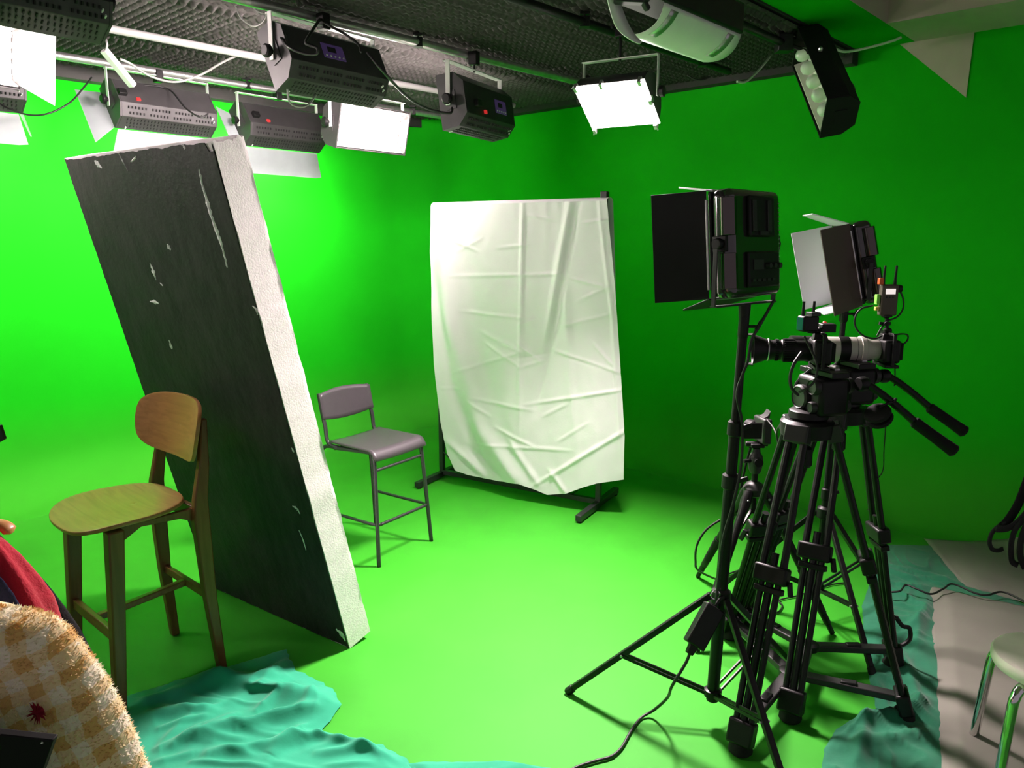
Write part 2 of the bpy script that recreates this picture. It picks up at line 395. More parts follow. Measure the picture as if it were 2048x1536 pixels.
# ------------------------------------------------------------------ LAMP GRID
A_ = -AX                                             # unit vector away along the left wall
Z = Vector((0, 0, 1))
PIPE_Z = 2.83
def pipe(b, a0, a1, label, m, r=0.021, z=PIPE_Z):
    T = thing('lighting_rail', label, 'rail', ab((a0 + a1) / 2, b, z), group=None)
    MB().tube([ab(a0, b, z), ab(a1, b, z)], r, 12).build('tube', m, T, T)
    n = 4
    for i in range(n):
        a = lerp(a0 + 0.35, a1 - 0.4, i / (n - 1))
        mb = MB(); mb.cyl(ab(a, b, z + 0.015), ab(a, b, ZC - 0.002), 0.006, n=8); mb.box(ab(a, b, z), (0.05, 0.05, 0.05)); mb.box(ab(a, b, ZC - 0.05), (0.05, 0.05, 0.012))
        mb.build('hanger_rod', m_blackmet, T, T)
    return T
pipe(0.58, 0.3, 5.6, 'galvanised flat rail nearest the left green wall, behind the row of three wall-side lamps', m_silver, 0.024)
pipe(1.42, 0.3, 5.6, 'grey lighting rail under the foam, second from the left green wall', m_cablegrey)
pipe(2.38, 0.25, 5.6, 'bright steel lighting rail crossing the middle of the black ceiling', m_silver, 0.024)
pipe(3.30, 0.3, 4.6, 'black lighting rail above the lit round-backed floodlight', m_blackmet)
pipe(3.86, 0.2, 4.6, 'black lighting rail along the right edge of the black ceiling', m_blackmet)

YAW = R(47.5)
def head(T, M, L=0.62, lit=0, H=0.15, flaps=(), ntube=5, display=None, switch=None, slots=True, knobs=True, tubemat=None, hm=None):
    """lamp head, pivot at origin of M, opening along +y, length along x"""
    hm = hm or m_housing
    def put(mb, name, m, parent=None, **k):
        mb.xf(M); return mb.build(name, m, parent or T, **k)
    k = H / 0.15
    out = [(0.06, .15 * k), (-0.05, .145 * k), (-0.11, .085 * k), (-0.11, -.085 * k), (-0.05, -.145 * k), (0.06, -.15 * k)]
    inn = [(0.06, -.142 * k), (-0.046, -.137 * k), (-0.101, -.08 * k), (-0.101, .08 * k), (-0.046, .137 * k), (0.06, .142 * k)]
    mb = MB(); X, Y, Zv = Vector((1, 0, 0)), Vector((0, 1, 0)), Vector((0, 0, 1))
    mb.prism(out + inn, (0, 0, 0), Y, Zv, X, -L / 2, L / 2)
    house = put(mb, 'housing', hm, bevel=0.003)
    for s in (-1, 1):
        mb = MB(); mb.prism(out, (s * (L / 2 + 0.005), 0, 0), Y, Zv, X, -0.005, 0.005); mb.box((s * (L / 2 + 0.012), -0.02, 0), (0.006, 0.06, 0.10 * k))
        put(mb, 'end_plate', hm)
    mb = MB(); ref = [(0.05, .136 * k), (-0.03, .115 * k), (-0.03, -.115 * k), (0.05, -.136 * k)]; ri = [(0.05, -.130 * k), (-0.024, -.111 * k), (-0.024, .111 * k), (0.05, .130 * k)]
    mb.prism(ref + ri, (0, 0, 0), Y, Zv, X, -L / 2 + 0.004, L / 2 - 0.004); put(mb, 'reflector', m_reflect)
    for i in range(ntube):
        z = lerp(-0.095 * k, 0.095 * k, i / max(1, ntube - 1)); mb = MB()
        r = 0.013
        mb.tube([(-L / 2 + 0.02, 0.012, z), (L / 2 - 0.06, 0.012, z), (L / 2 - 0.03, 0.012, z)], [r, r, r * 0.5], 8)
        put(mb, 'fluorescent_tube', tubemat or (m_tube if lit else m_tubedark), smooth=60)
    if lit:
        o = area_light(T, M @ Vector((0, -0.015, 0)), (0, 0, 0), L - 0.10, 0.21 * k, lit)
        rot = M.to_3x3() @ Matrix.Rotation(R(90), 3, 'X'); o.rotation_euler = rot.to_euler()
    if slots:
        mb = MB(); n = 26
        for i in range(n):
            x = lerp(-L / 2 + 0.04, L / 2 - 0.04, i / (n - 1))
            for row, (yy, zz) in enumerate(((-0.093, -0.107), (-0.069, -0.130))):
                if (i + row) % 7 == 6: continue
                mb.box((x + row * 0.01, yy, zz * k), (0.006, 0.012, 0.014), Matrix.Rotation(R(45), 3, 'X'))
            for row, yy in enumerate((-0.03, 0.0, 0.03)):
                mb.box((x + row * 0.006, yy, -.149 * k), (0.005, 0.016, 0.004))
        o = put(mb, 'vent_slots', m_slot, smooth=0); o['kind'] = 'stuff'
        for x, yy, zz in ((L / 2 - 0.03, -0.085, -0.115), (L / 2 - 0.018, -0.07, -0.128), (-L / 2 + 0.05, 0.045, -0.151)):
            mb = MB(); mb.box((x, yy, zz * k), (0.006, 0.02, 0.006)); put(mb, 'screw_head', m_white)
    if display is not None:
        mb = MB(); mb.box((display, -0.112, 0.0), (0.13, 0.004, 0.075)); d = put(mb, 'control_panel', m_display)
        mb = MB(); mb.box((display - 0.01, -0.115, 0.008), (0.05, 0.003, 0.026)); put(mb, 'screen', m_slot, d)
        for q in range(5):
            mb = MB(); mb.cyl((display - 0.05 + 0.025 * q, -0.112, -0.026), (display - 0.05 + 0.025 * q, -0.117, -0.026), 0.005, n=8); put(mb, 'button', m_white, d)
    if switch is not None:
        mb = MB(); mb.box((switch, -0.114, -0.055 * k), (0.024, 0.01, 0.018)); put(mb, 'switch', m_red)
        mb = MB(); mb.box((switch - 0.09, -0.12, -0.02), (0.05, 0.03, 0.04)); put(mb, 'power_socket', m_black, bevel=0.004)
    if knobs:
        for s in (-1, 1):
            mb = MB(); mb.lathe([(0.012, 0), (0.012, 0.012), (0.026, 0.014), (0.03, 0.022), (0.03, 0.036), (0.022, 0.042)], (s * (L / 2 + 0.028), -0.02, 0), (s, 0, 0), 12); put(mb, 'locking_knob', m_black)
    for side, ang, ln in flaps:
        c, s_ = math.cos(R(ang)), math.sin(R(ang)); mb = MB(); th = 0.0035
        if side in ('bottom', 'top'):
            g = -1 if side == 'bottom' else 1
            mb.prism([(-L / 2 + 0.01, 0), (L / 2 - 0.01, 0), (L / 2 + 0.03, ln * 0.96), (L / 2 - 0.02, ln), (-L / 2 + 0.02, ln), (-L / 2 - 0.03, ln * 0.96)], (0, 0.066, g * 0.15 * k), X, Vector((0, c, g * s_)), Vector((0, -g * s_, c)), -th, th)
        else:
            g = -1 if side == 'left' else 1
            mb.prism([(-0.13 * k, 0), (0.13 * k, 0), (0.20 * k, ln), (-0.20 * k, ln)], (g * (L / 2), 0.066, 0), Zv, Vector((g * s_, c, 0)), Vector((c, -g * s_, 0)), -th, th)
        put(mb, 'barn_door', m_flap)
    return house
def yoke(T, L=0.62, drop=0.20, w=0.045, m=None, rod=0.1):
    m = m or m_white; x = L / 2 + 0.022
    mb = MB(); mb.box((0, 0, 0), (2 * x + 0.005, w, 0.005)); mb.box((-x, -0.006, -drop / 2 - 0.01), (0.005, w * 0.62, drop + 0.03)); mb.box((x, -0.006, -drop / 2 - 0.01), (0.005, w * 0.62, drop + 0.03))
    mb.build('yoke', m, T, bevel=0.001)
    mb = MB(); mb.cyl((0, 0, -0.01), (0, 0, rod - 0.02), 0.008, n=8); mb.box((0, 0, rod - 0.03), (0.045, 0.055, 0.075)); mb.cyl((0.02, 0.03, rod - 0.03), (0.02, 0.07, rod - 0.03), 0.008, n=8)
    mb.build('clamp', m_blackmet, T, bevel=0.004)
def bank(label, a, b, ztop, railb, yaw=0, tilt=20, drop=0.2, back=False, **kw):
    T = thing('studio_lamp', label, 'lamp', ab(a, b, ztop), (0, 0, YAW + R(yaw) + (math.pi if back else 0)))
    L = kw.get('L', 0.62)
    M = Matrix.Translation((0, 0, -drop)) @ Matrix.Rotation(R(-tilt), 4, 'X')
    head(T, M, **kw); yoke(T, L, drop, rod=PIPE_Z - ztop)
    return T
# row against the left wall (faces the wall)
bank('black lamp at far left edge over a white lower flap, below the lit frosted lamp', 3.92, 0.58, 2.83, .58, yaw=3, tilt=34, lit=55, flaps=(('bottom', 50, 0.17), ('right', 30, 0.14)), switch=-0.2)
bank('black lamp with red switch and bluish lit lower flap, just above the foam board', 2.79, 0.58, 2.80, .58, yaw=3, tilt=34, lit=42, flaps=(('bottom', 52, 0.16), ('left', 55, 0.14)), switch=-0.2)
bank('black lamp with pale green hanging flap, partly behind the bright rectangular lamp', 1.93, 0.58, 2.77, .58, yaw=3, tilt=34, lit=110, flaps=(('bottom', 52, 0.18), ('left', 75, 0.08)), switch=-0.17)
# second row, facing the camera
bank('lit lamp at left edge with frosted top and side barn doors and glowing tubes', 4.14, 1.42, 2.83, 1.42, yaw=8, tilt=14, back=True, lit=38, flaps=(('top', 50, 0.11), ('left', 98, 0.17)), slots=False)
bank('bright lit rectangular lamp facing the camera beside the hanging pale green flap', 1.74, 1.40, 2.71, 1.42, yaw=4, tilt=14, back=True, lit=38, L=0.60, flaps=(), slots=False)
bank('lit lamp beyond the left edge, next to the frosted-door lit lamp', 5.0, 1.42, 2.80, 1.42, tilt=16, back=True, lit=55, slots=False)
# third row, backs to the camera
bank('large charcoal lamp at top left corner, seen from below, cut by the frame', 4.13, 2.40, 2.85, 2.38, yaw=4, tilt=30, drop=0.17, lit=80, display=0.1)
bank('large charcoal lamp with white yoke and slotted underside, left of ceiling centre', 2.79, 2.44, 2.775, 2.38, yaw=5, tilt=24, drop=0.18, lit=150, display=-0.03, L=0.58)
bank('dark lamp with purple display and red switch under a thin white yoke', 1.76, 2.44, 2.73, 2.38, yaw=15, tilt=8, drop=0.21, lit=75, display=0.12, switch=-0.08, L=0.56, hm=m_grey)

# lit floodlight with a rounded back
p = on_z(1240, 118, 2.66)
T = thing('floodlight', 'lit round-backed floodlight with glowing clipped face, left of the white diffuser scoop', 'lamp', p, (0, 0, R(150)))
yoke(T, 0.36, 0.17, 0.04, rod=PIPE_Z - p.z)
Mf = Matrix.Translation((0, 0, -0.19)) @ Matrix.Rotation(R(-55), 4, 'X')
mb = MB(); L = 0.36; prof2 = [(-0.13 * math.sin(t) + 0.03, 0.14 * math.cos(t)) for t in [math.pi * i / 12 for i in range(13)]]
inn2 = [(-0.118 * math.sin(t) + 0.03, 0.128 * math.cos(t)) for t in [math.pi * i / 12 for i in range(12, -1, -1)]]
mb.prism(prof2 + inn2, (0, 0, 0), (0, 1, 0), (0, 0, 1), (1, 0, 0), -L / 2, L / 2).xf(Mf); mb.build('housing', m_housing, T)
for s in (-1, 1):
    mb = MB().prism(prof2, (s * L / 2, 0, 0), (0, 1, 0), (0, 0, 1), (1, 0, 0), -0.004, 0.004).xf(Mf); mb.build('end_plate', m_housing, T)
    mb = MB().lathe([(0.012, 0), (0.028, 0.012), (0.028, 0.03), (0.02, 0.034)], (s * (L / 2 + 0.024), -0.02, 0), (s, 0, 0), 12).xf(Mf); mb.build('locking_knob', m_black, T)
mb = MB().box((0, 0.045, 0), (L + 0.02, 0.004, 0.30)).xf(Mf); mb.build('diffuser', m_tube, T)
o = area_light(T, Mf @ Vector((0, 0.052, 0)), (Mf.to_3x3() @ Matrix.Rotation(R(90), 3, 'X')).to_euler(), L, 0.29, 115, spread=125)
for x, z in ((-0.17, 0.15), (0.17, 0.15), (-0.17, -0.15), (0.17, -0.15), (0.03, 0.155), (-0.19, 0.02)):
    mb = MB(); mb.box((x, 0.055, z), (0.016, 0.035, 0.03)); mb.cyl((x, 0.06, z), (x * 1.06, 0.075, z * 1.12), 0.004, n=6); mb.xf(Mf); mb.build('clip', m_silver, T)

# lamp with curled white diffuser
P0 = on_z(1296, 58, 2.52); P1 = P0 + A_ * 0.60
T = thing('diffused_lamp', 'black lamp with large curled white diffuser scoop at the top of the frame', 'lamp', P0 + A_ * 0.15 + Vector((0, 0, 0.26)))
def arc(P, w0, w1, r, u, v):
    t = lerp(w0, w1, u); return P + BX * (math.cos(t) * r) + Z * (math.sin(t) * r)
c0 = P0 + BX * -0.05 + Z * 0.10
mb = MB(); mb.grid(12, 10, lambda u, v: arc(c0 + BX * -0.028 + Z * 0.0546 + A_ * (v * 0.60 + 0.03 * math.sin(u * 3.0)), R(-99), R(-27), 0.16, u, v)); mb.build('diffuser_sheet', m_scoop, T, T, smooth=180, solid=0.003)
c1 = P0 + A_ * -0.03 + BX * -0.02 + Z * 0.02
q0, q1, q2, q3 = [at_y(x, y, P0.y + d) for x, y, d in ((1208, -30, -0.16), (1229, 48, -0.1), (1258, 78, -0.03), (1280, 88, 0.0))]
r0, r1, r2, r3 = [at_y(x, y, P0.y + d) for x, y, d in ((1228, -30, -0.13), (1252, 38, -0.05), (1270, 70, 0.0), (1284, 84, 0.03))]
lo = crv([q0, q1, q2, q3], 4); hi = crv([r0, r1, r2, r3], 4)
mb = MB(); mb.grid(len(lo), 2, lambda u, v: lo[round(u * (len(lo) - 1))].lerp(hi[round(u * (len(lo) - 1))], v)); mb.build('end_diffuser', m_scoop, T, T, smooth=180, solid=0.004)
for d, ww in ((0.06, 0.05), (0.50, 0.055)):
    cc = c0 + BX * -0.028 + Z * 0.0546 + A_ * d
    mb = MB(); mb.grid(6, 2, lambda u, v: cc + A_ * (v * ww) + BX * (math.cos(lerp(R(-75), R(-32), u)) * 0.163) + Z * (math.sin(lerp(R(-75), R(-32), u)) * 0.163)); mb.build('clear_tape', m_silver, T, T, solid=0.002)
ax = (P1 - P0).normalized()
mb = MB(); mb.bar(P0 + Z * 0.14 - A_ * 0.10 + BX * 0.0, P1 + Z * 0.14, 0.16, 0.12); mb.build('housing', m_black, T, T, bevel=0.01)
mb = MB(); mb.bar(P0 + Z * 0.05 - A_ * 0.16 + BX * 0.02, P0 + Z * 0.20 - A_ * 0.16 + BX * 0.03, 0.10, 0.05); mb.bar(P0 + Z * 0.06 - A_ * 0.02 + BX * 0.01, P0 + Z * 0.16 - A_ * 0.14 + BX * 0.0, 0.02, 0.02); mb.build('end_bracket', m_grey, T, T, bevel=0.003)
cl = P0 + A_ * 0.15
mb = MB(); mb.cyl(cl + Z * 0.19, Vector((cl.x, cl.y, PIPE_Z + 0.03)), 0.01, n=8); mb.bar(Vector((cl.x, cl.y, PIPE_Z)), Vector((cl.x, cl.y, PIPE_Z)) + (ab(2.0, 3.86, PIPE_Z) - ab(2.0, ((cl - Vector((CX, CY, 0))).dot(BX)), PIPE_Z)), 0.04, 0.04); mb.build('clamp', m_blackmet, T, T)
mb = MB(); mb.lathe([(0.008, 0), (0.014, 0.01), (0.006, 0.03), (0.003, 0.055)], P0 + BX * 0.06 + Z * 0.09 + A_ * 0.02, (0, 0, 1), 8); mb.build('bulldog_clip', m_silver, T, T)

# dark lamp hanging on its end at the right corner of the black ceiling
E0 = at_y(1612, 92, 4.55); E1 = at_y(1670, 232, 4.15)
X = (E1 - E0); LK = X.length; X.normalize()
Y = Vector((-0.93, -0.16, -0.42)); Y = (Y - X * Y.dot(X)).normalized(); Zk = X.cross(Y)
T = thing('studio_lamp', 'unlit black lamp hanging tilted with pale bulbs showing, by the beige beam', 'lamp', E0 + Vector((0, 0, 0.12)))
Mk = Matrix.Translation((E0 + E1) / 2 - T.location) @ M3(X, Y, Zk).to_4x4()
head(T, Mk, L=LK, H=0.125, ntube=0, slots=False, knobs=False, hm=m_blackm)
for i in range(5):
    x = lerp(-LK / 2 + 0.07, LK / 2 - 0.06, i / 4); mb = MB()
    mb.lathe([(0.012, -0.028), (0.016, 0.0), (0.030, 0.03), (0.038, 0.055), (0.030, 0.08), (0.012, 0.092)], (x, -0.02, 0.0), (0, 1, 0), 12).xf(Mk); mb.build('bulb', m_tubedark, T, smooth=180)
mb = MB(); kk = E0 + Vector((0, 0, 0)); top = ab(0.75, 3.86, PIPE_Z)
mb.bar(E0 - X * 0.02, top, 0.06, 0.05); mb.bar(E0.lerp(E1, 0.3) - Y * 0.11, top, 0.03, 0.02); mb.box(top, (0.08, 0.08, 0.09)); mb.build('bracket', m_blackmet, T, T, bevel=0.004)
mb = MB(); mb.lathe([(0.012, 0), (0.012, 0.012), (0.006, 0.02)], (-LK * 0.12, 0.0, -0.128), (0, 0, -1), 8).xf(Mk); mb.build('bolt', m_silver, T)

# angled steel rod with pale arm near the top left
T = thing('drop_arm', 'pale square steel arm hanging at an angle under the foam, near top left', 'arm', at_y(208, 100, 4.45))
mb = MB(); mb.bar(at_y(208, 100, 4.45), at_y(266, 172, 4.6), 0.045, 0.03); mb.build('arm_tube', m_white, T, T, bevel=0.004)
mb = MB(); mb.tube(crv([ab(3.62, 1.42, PIPE_Z), at_y(196, 62, 4.42), at_y(214, 86, 4.44), at_y(210, 102, 4.45)], 5), 0.006, 6); mb.build('safety_wire', m_silver, T, T)

# ceiling cables
cz = []
def ccable(label, pts, r=0.006, m=None, name='cable'):
    return cable(label, [at_y(*q) for q in pts], r, m or m_cable, 8, 'cable', None, name)
ccable('grey cable swooping below the foam from the pale steel arm', [(240, 118, 4.5), (262, 128, 4.55), (300, 152, 4.7), (350, 164, 4.75), (400, 150, 4.8), (450, 122, 4.8), (487, 108, 4.8), (505, 116, 4.85)], 0.007, m_cablegrey)
ccable('black cable arcing from wall-side lamp with bluish flap', [(258, 190, 5.05), (275, 176, 5.1), (300, 171, 5.15), (340, 180, 5.2), (370, 215, 5.0), (400, 234, 4.95), (416, 228, 5.0)], 0.006)
ccable('thin black cable hanging from the far left lamp flap', [(183, 155, 5.0), (165, 178, 4.8), (140, 205, 4.6), (100, 226, 4.5), (60, 230, 4.45), (20, 218, 4.4), (0, 208, 4.4)], 0.005)
ccable('grey cable looping under the large slotted lamp', [(575, 178, 3.72), (580, 205, 3.75), (600, 214, 3.8), (618, 208, 3.85), (632, 190, 3.9)], 0.005, m_cablegrey)
ccable('long black cable draped between the slotted lamp and the purple display lamp', [(735, 105, 3.75), (755, 130, 3.7), (780, 158, 3.75), (805, 185, 3.9), (835, 208, 4.1), (870, 222, 4.25), (900, 226, 4.3), (904, 216, 4.35)], 0.007)
ccable('black cable knotted over the back of the slotted lamp', [(556, 66, 3.8), (575, 92, 3.62), (605, 106, 3.6), (632, 108, 3.6), (634, 96, 3.6), (618, 90, 3.6), (612, 82, 3.62), (632, 50, 3.8), (640, 38, 4.0)], 0.007)
ccable('black cable from rail down to the slotted lamp yoke', [(640, 40, 4.0), (660, 52, 3.9), (690, 68, 3.8), (716, 88, 3.72), (722, 104, 3.66)], 0.006)
ccable('tangled grey cable among the rail clamps, top centre left', [(470, 10, 4.0), (492, 0, 4.0), (515, 22, 4.0), (545, 28, 4.0), (560, 14, 4.0), (590, 20, 4.0), (612, 8, 4.05), (630, 14, 4.1), (636, 30, 4.1)], 0.005, m_cablegrey)
ccable('thin grey cable bending below tangled rail cables, top centre left', [(470, 10, 4.02), (482, 36, 4.02), (505, 52, 4.02), (524, 44, 4.02), (534, 26, 4.02)], 0.004, m_cablegrey)
ccable('pale cable running from diffuser scoop up to the ceiling edge', [(1474, 163, 3.9), (1490, 164, 4.0), (1510, 148, 4.2), (1530, 126, 4.4), (1541, 112, 4.6)], 0.006, m_cablewhite)
ccable('thin black cable dangling under the diffuser scoop', [(1375, 150, 4.5), (1388, 158, 4.5), (1405, 160, 4.5), (1420, 154, 4.5)], 0.004)
ccable('black cable looping right of the unlit hanging lamp', [(1650, 85, 4.5), (1668, 125, 4.4), (1690, 152, 4.3), (1708, 178, 4.25), (1702, 200, 4.2), (1686, 216, 4.18), (1676, 222, 4.16)], 0.007)
ccable('short black cable loop against the side of unlit hanging lamp', [(1648, 95, 4.5), (1652, 130, 4.35), (1662, 155, 4.28), (1675, 158, 4.3), (1680, 145, 4.35), (1678, 130, 4.4)], 0.005)
ccable('pale green cable strung from ceiling corner to beige beam', [(1672, 98, 4.9), (1688, 103, 4.9), (1715, 100, 4.88), (1750, 92, 4.84), (1785, 82, 4.8), (1803, 74, 4.78)], 0.008, m_cablewhite)
# ------------------------------------------------------------------ FOAM BOARD (leans over the wooden stool)
BL, BR = on_z(421, 1172), on_z(700, 1297)
e = (BR - BL).normalized(); BW = (BR - BL).length + 0.0
hn = Vector((e.y, -e.x, 0)).normalized()             # horizontal, towards the camera side
if hn.y > 0: hn = -hn
up = (Z * 2.085 + hn * 0.505).normalized(); BH = 2.15
nrm = e.cross(up).normalized()
if nrm.y > 0: nrm = -nrm                             # face normal, towards camera / downwards
TH = 0.125
T = thing('foam_board', 'tall white styrofoam block with black painted face, leaning behind the wooden stool', 'board', (BL + BR) / 2)
def edge_n(s, f=14, amp=0.006): return amp * (nz(s * f, 3.1) + 0.6 * nz(s * f * 3.3, 9.2))
def bp(s, t, d): return BL + e * (s * BW) + up * (t * BH) - nrm * d
mb = MB(); nu, nv = 26, 54
def core(u, v):                                      # closed loop around the block, v along height
    ring = [(0, 0), (1, 0), (1, 1), (0, 1)]
    k = u * 4; i = int(k) % 4; f = k - int(k); a, b = ring[i], ring[(i + 1) % 4]
    s = lerp(a[0], b[0], f); d = lerp(a[1], b[1], f)
    w = edge_n(v * 2 + i * 7 + s, 11, 0.005)
    cr = 0.0
    if v > 0.97 and s > 0.85: cr = -0.02 * (0.5 + nz(s * 30, d * 9, 2.2))
    return bp(s, v + cr / BH, d * TH) + e * w * (1 if s > 0.99 else (-1 if s < 0.01 else 0)) - nrm * (0.004 * nz(s * 12, v * 30, 5.0) if d > 0.99 else 0)
mb.grid(64, nv, core, closed_u=True)
n0 = 64
mb.f.append(tuple(range(n0 - 1, -1, -1))); mb.f.append(tuple((nv - 1) * n0 + k for k in range(n0)))
mb.build('foam_core', m_styro, T, T, smooth=40)
# painted face with ragged borders
outl = []
N = 70
def rag(q, amp): return amp * (0.45 + 0.8 * abs(nz(q * 40, 1.7)) + 0.6 * max(0, nz(q * 9, 4.4)))
for i in range(N): t = i / N; outl.append((t, rag(t + 11, 0.008) / BH))
for i in range(2 * N): t = i / (2 * N); outl.append((1 - rag(t * 2 + 3, 0.006) / BW, t))
for i in range(N): t = 1 - i / N; outl.append((t, 1 - (rag(t + 5, 0.012) + (0.03 if t > 0.97 else 0)) / BH))
for i in range(2 * N): t = 1 - i / (2 * N); outl.append((rag(t * 2 + 8, 0.006) / BW, t))
mb = MB(); mb.prism([(s * BW, t * BH) for s, t in outl], BL, e, up, nrm, 0.0008, 0.0045); mb.build('painted_face', m_board, T, T, smooth=0)
m_scar_glint = mat('foam_scar_and_glint', (0.72, 0.70, 0.71), 0.7, var=0.3, vscale=60, bump=0.5, bscale=90)
def scar_or_glint(pts, w, nseed):
    # ragged patch along a pixel polyline on the painted face
    pp = [on_plane(x, y, BL + nrm * 0.0046, nrm) for x, y in pts]; pp = crv(pp, 6); n = len(pp); vs = []; fs = []
    for i, p in enumerate(pp):
        d = (pp[min(i + 1, n - 1)] - pp[max(i - 1, 0)]).normalized(); x = d.cross(nrm)
        k = w * (0.75 + abs(nz(i * 0.9, nseed)) * 1.8) * (0.3 + 0.7 * math.sin(math.pi * (i + 0.6) / (n + 0.2)))
        off = x * w * 0.5 * nz(i * 0.8, nseed + 20)
        vs += [p + x * k + off, p + off * 0.5 + nrm * 0.002, p - x * k + off]
    for i in range(n - 1):
        o = 3 * i; fs += [(o, o + 1, o + 4, o + 3), (o + 1, o + 2, o + 5, o + 4)]
    mb = MB(); mb.add(vs, fs); mb.build('scuff_and_glint', m_scar_glint, T, T, smooth=0)
scar_or_glint([(398, 338), (404, 368), (412, 395), (422, 430), (436, 470), (446, 500), (454, 535)], 0.010, 1)  # long pale streak: light glinting off a rough patch, painted in as colour
scar_or_glint([(189, 322), (196, 329), (204, 336)], 0.010, 2)
scar_or_glint([(237, 306), (245, 322), (256, 342)], 0.003, 3)
scar_or_glint([(262, 324), (272, 314)], 0.004, 4)
scar_or_glint([(334, 488), (338, 495), (342, 500)], 0.008, 5)
scar_or_glint([(300, 526), (307, 545), (312, 560)], 0.007, 6)
scar_or_glint([(300, 603), (310, 604), (318, 607)], 0.006, 7)
scar_or_glint([(338, 680), (344, 698)], 0.006, 8)
scar_or_glint([(364, 288), (371, 298)], 0.005, 9)
scar_or_glint([(505, 612), (513, 620), (515, 630)], 0.006, 10)
scar_or_glint([(585, 1012), (594, 1018), (600, 1028)], 0.006, 11)
scar_or_glint([(598, 1060), (606, 1080), (612, 1100)], 0.004, 12)
scar_or_glint([(672, 1258), (684, 1270), (690, 1282)], 0.012, 13)
scar_or_glint([(320, 566), (326, 572)], 0.003, 14)
scar_or_glint([(583, 895), (588, 905)], 0.005, 15)

# ------------------------------------------------------------------ WOODEN BAR STOOL
def rotz(v, a): return Matrix.Rotation(a, 3, 'Z') @ Vector(v)
T = thing('bar_stool', 'brown wooden bar stool with curved back, in front of the leaning foam board', 'stool', (-1.505, 2.925, 0), (0, 0, R(-42)))
hw, hd, SH = 0.215, 0.205, 0.725
def leg_front(s):
    mb = MB(); p = [(s * (hw + 0.008), -hd, 0), (s * (hw - 0.004), -hd + 0.045, SH - 0.012)]
    rr = [0.030, 0.046]; vs = []
    for (x, y, z), w in zip(p, (0.040, 0.058)):
        vs += [(x - w / 2, y - w / 2, z), (x + w / 2, y - w / 2, z), (x + w / 2, y + w / 2, z), (x - w / 2, y + w / 2, z)]
    return mb.add(vs, [(3, 2, 1, 0), (4, 5, 6, 7), (0, 1, 5, 4), (1, 2, 6, 5), (2, 3, 7, 6), (3, 0, 4, 7)])
def leg_back(s):
    path = [(s * hw, hd, 0, .036, .034), (s * (hw - 0.008), hd - 0.025, 0.33, .042, .046), (s * (hw - 0.016), hd - 0.035, 0.66, .042, .064), (s * (hw - 0.018), hd - 0.030, 0.74, .034, .056), (s * (hw - 0.024), hd - 0.004, 0.88, .032, .042), (s * (hw - 0.040), hd + 0.018, 1.06, .026, .024)]
    mb = MB(); vs = []; fs = []
    for x, y, z, w, d in path: vs += [(x - w / 2, y - d / 2, z), (x + w / 2, y - d / 2, z), (x + w / 2, y + d / 2, z), (x - w / 2, y + d / 2, z)]
    for i in range(len(path) - 1):
        for k in range(4): fs.append((4 * i + k, 4 * i + (k + 1) % 4, 4 * i + 4 + (k + 1) % 4, 4 * i + 4 + k))
    fs += [(3, 2, 1, 0), tuple(len(vs) - 4 + k for k in range(4))]
    return mb.add(vs, fs)
for s in (-1, 1): leg_front(s).build('leg', m_wood_leg, T, bevel=0.006)
for s in (-1, 1): leg_back(s).build('leg', m_wood_leg, T, bevel=0.006)
def sup(u, n=2.7):                                   # superellipse boundary
    t = u * 2 * math.pi; c, s = math.cos(t), math.sin(t)
    return math.copysign(abs(c) ** (2 / n), c), math.copysign(abs(s) ** (2 / n), s)
def seatfn(u, v):
    x, y = sup(u, 3.0); k = 1 - v
    wx = 0.243 + 0.0 * y; sx = x * wx * (1.0 if y < 0 else 1.0 - 0.14 * y); sy = y * 0.235 - 0.045
    if y > 0: sy = y * 0.20 - 0.045
    z = SH + 0.012 - 0.012 * (1 - k * k) - 0.028 * max(0, -y * k) ** 3 + 0.010 * max(0, y * k) ** 2 + 0.006 * (x * k) ** 2
    return Vector((sx * k, sy * k - 0.045 * v * 0, z))
mb = MB(); mb.grid(56, 14, lambda u, v: seatfn(u, v * 0.999), closed_u=True)
st = mb.build('seat', m_wood_seat, T, smooth=60); md = st.modifiers.new('solid', 'SOLIDIFY'); md.thickness = 0.016; md.offset = -1; md2 = st.modifiers.new('bevel', 'BEVEL'); md2.width = 0.003; md2.segments = 2
# backrest: wide rounded shield, curved
def backfn(u, v):
    x, z = sup(u, 4.2); k = 1 - v; x *= k; z *= k
    wx = 0.275 + (0.0 if z > 0 else 0.02 * z)
    X = x * wx; Zz = 1.008 + z * 0.112 + 0.012 * (1 - (x * x)) * z
    Yb = hd + 0.022 + (Zz - 1.0) * 0.22 - 0.062 * (X / 0.262) ** 2 + 0.0
    return Vector((X, Yb - 0.016, Zz))
mb = MB(); mb.grid(56, 14, lambda u, v: backfn(u, v * 0.999), closed_u=True)
bk = mb.build('backrest', m_wood_seat, T, smooth=60); md = bk.modifiers.new('solid', 'SOLIDIFY'); md.thickness = 0.014; md.offset = 0; md2 = bk.modifiers.new('bevel', 'BEVEL'); md2.width = 0.003; md2.segments = 2
def rail(p0, p1, w, h): mb = MB(); mb.bar(p0, p1, w, h); return mb
x3 = hw - 0.012
rail((-x3, -hd + 0.018, 0.30), (x3, -hd + 0.018, 0.30), 0.022, 0.045).build('front_stretcher', m_wood_rail, T, bevel=0.004)
rail((-x3, hd - 0.022, 0.33), (x3, hd - 0.022, 0.33), 0.020, 0.036).build('rear_stretcher', m_wood_rail, T, bevel=0.004)
rail((0, -hd + 0.03, 0.305), (0, hd - 0.03, 0.33), 0.030, 0.026).build('centre_stretcher', m_wood_rail, T, bevel=0.004)
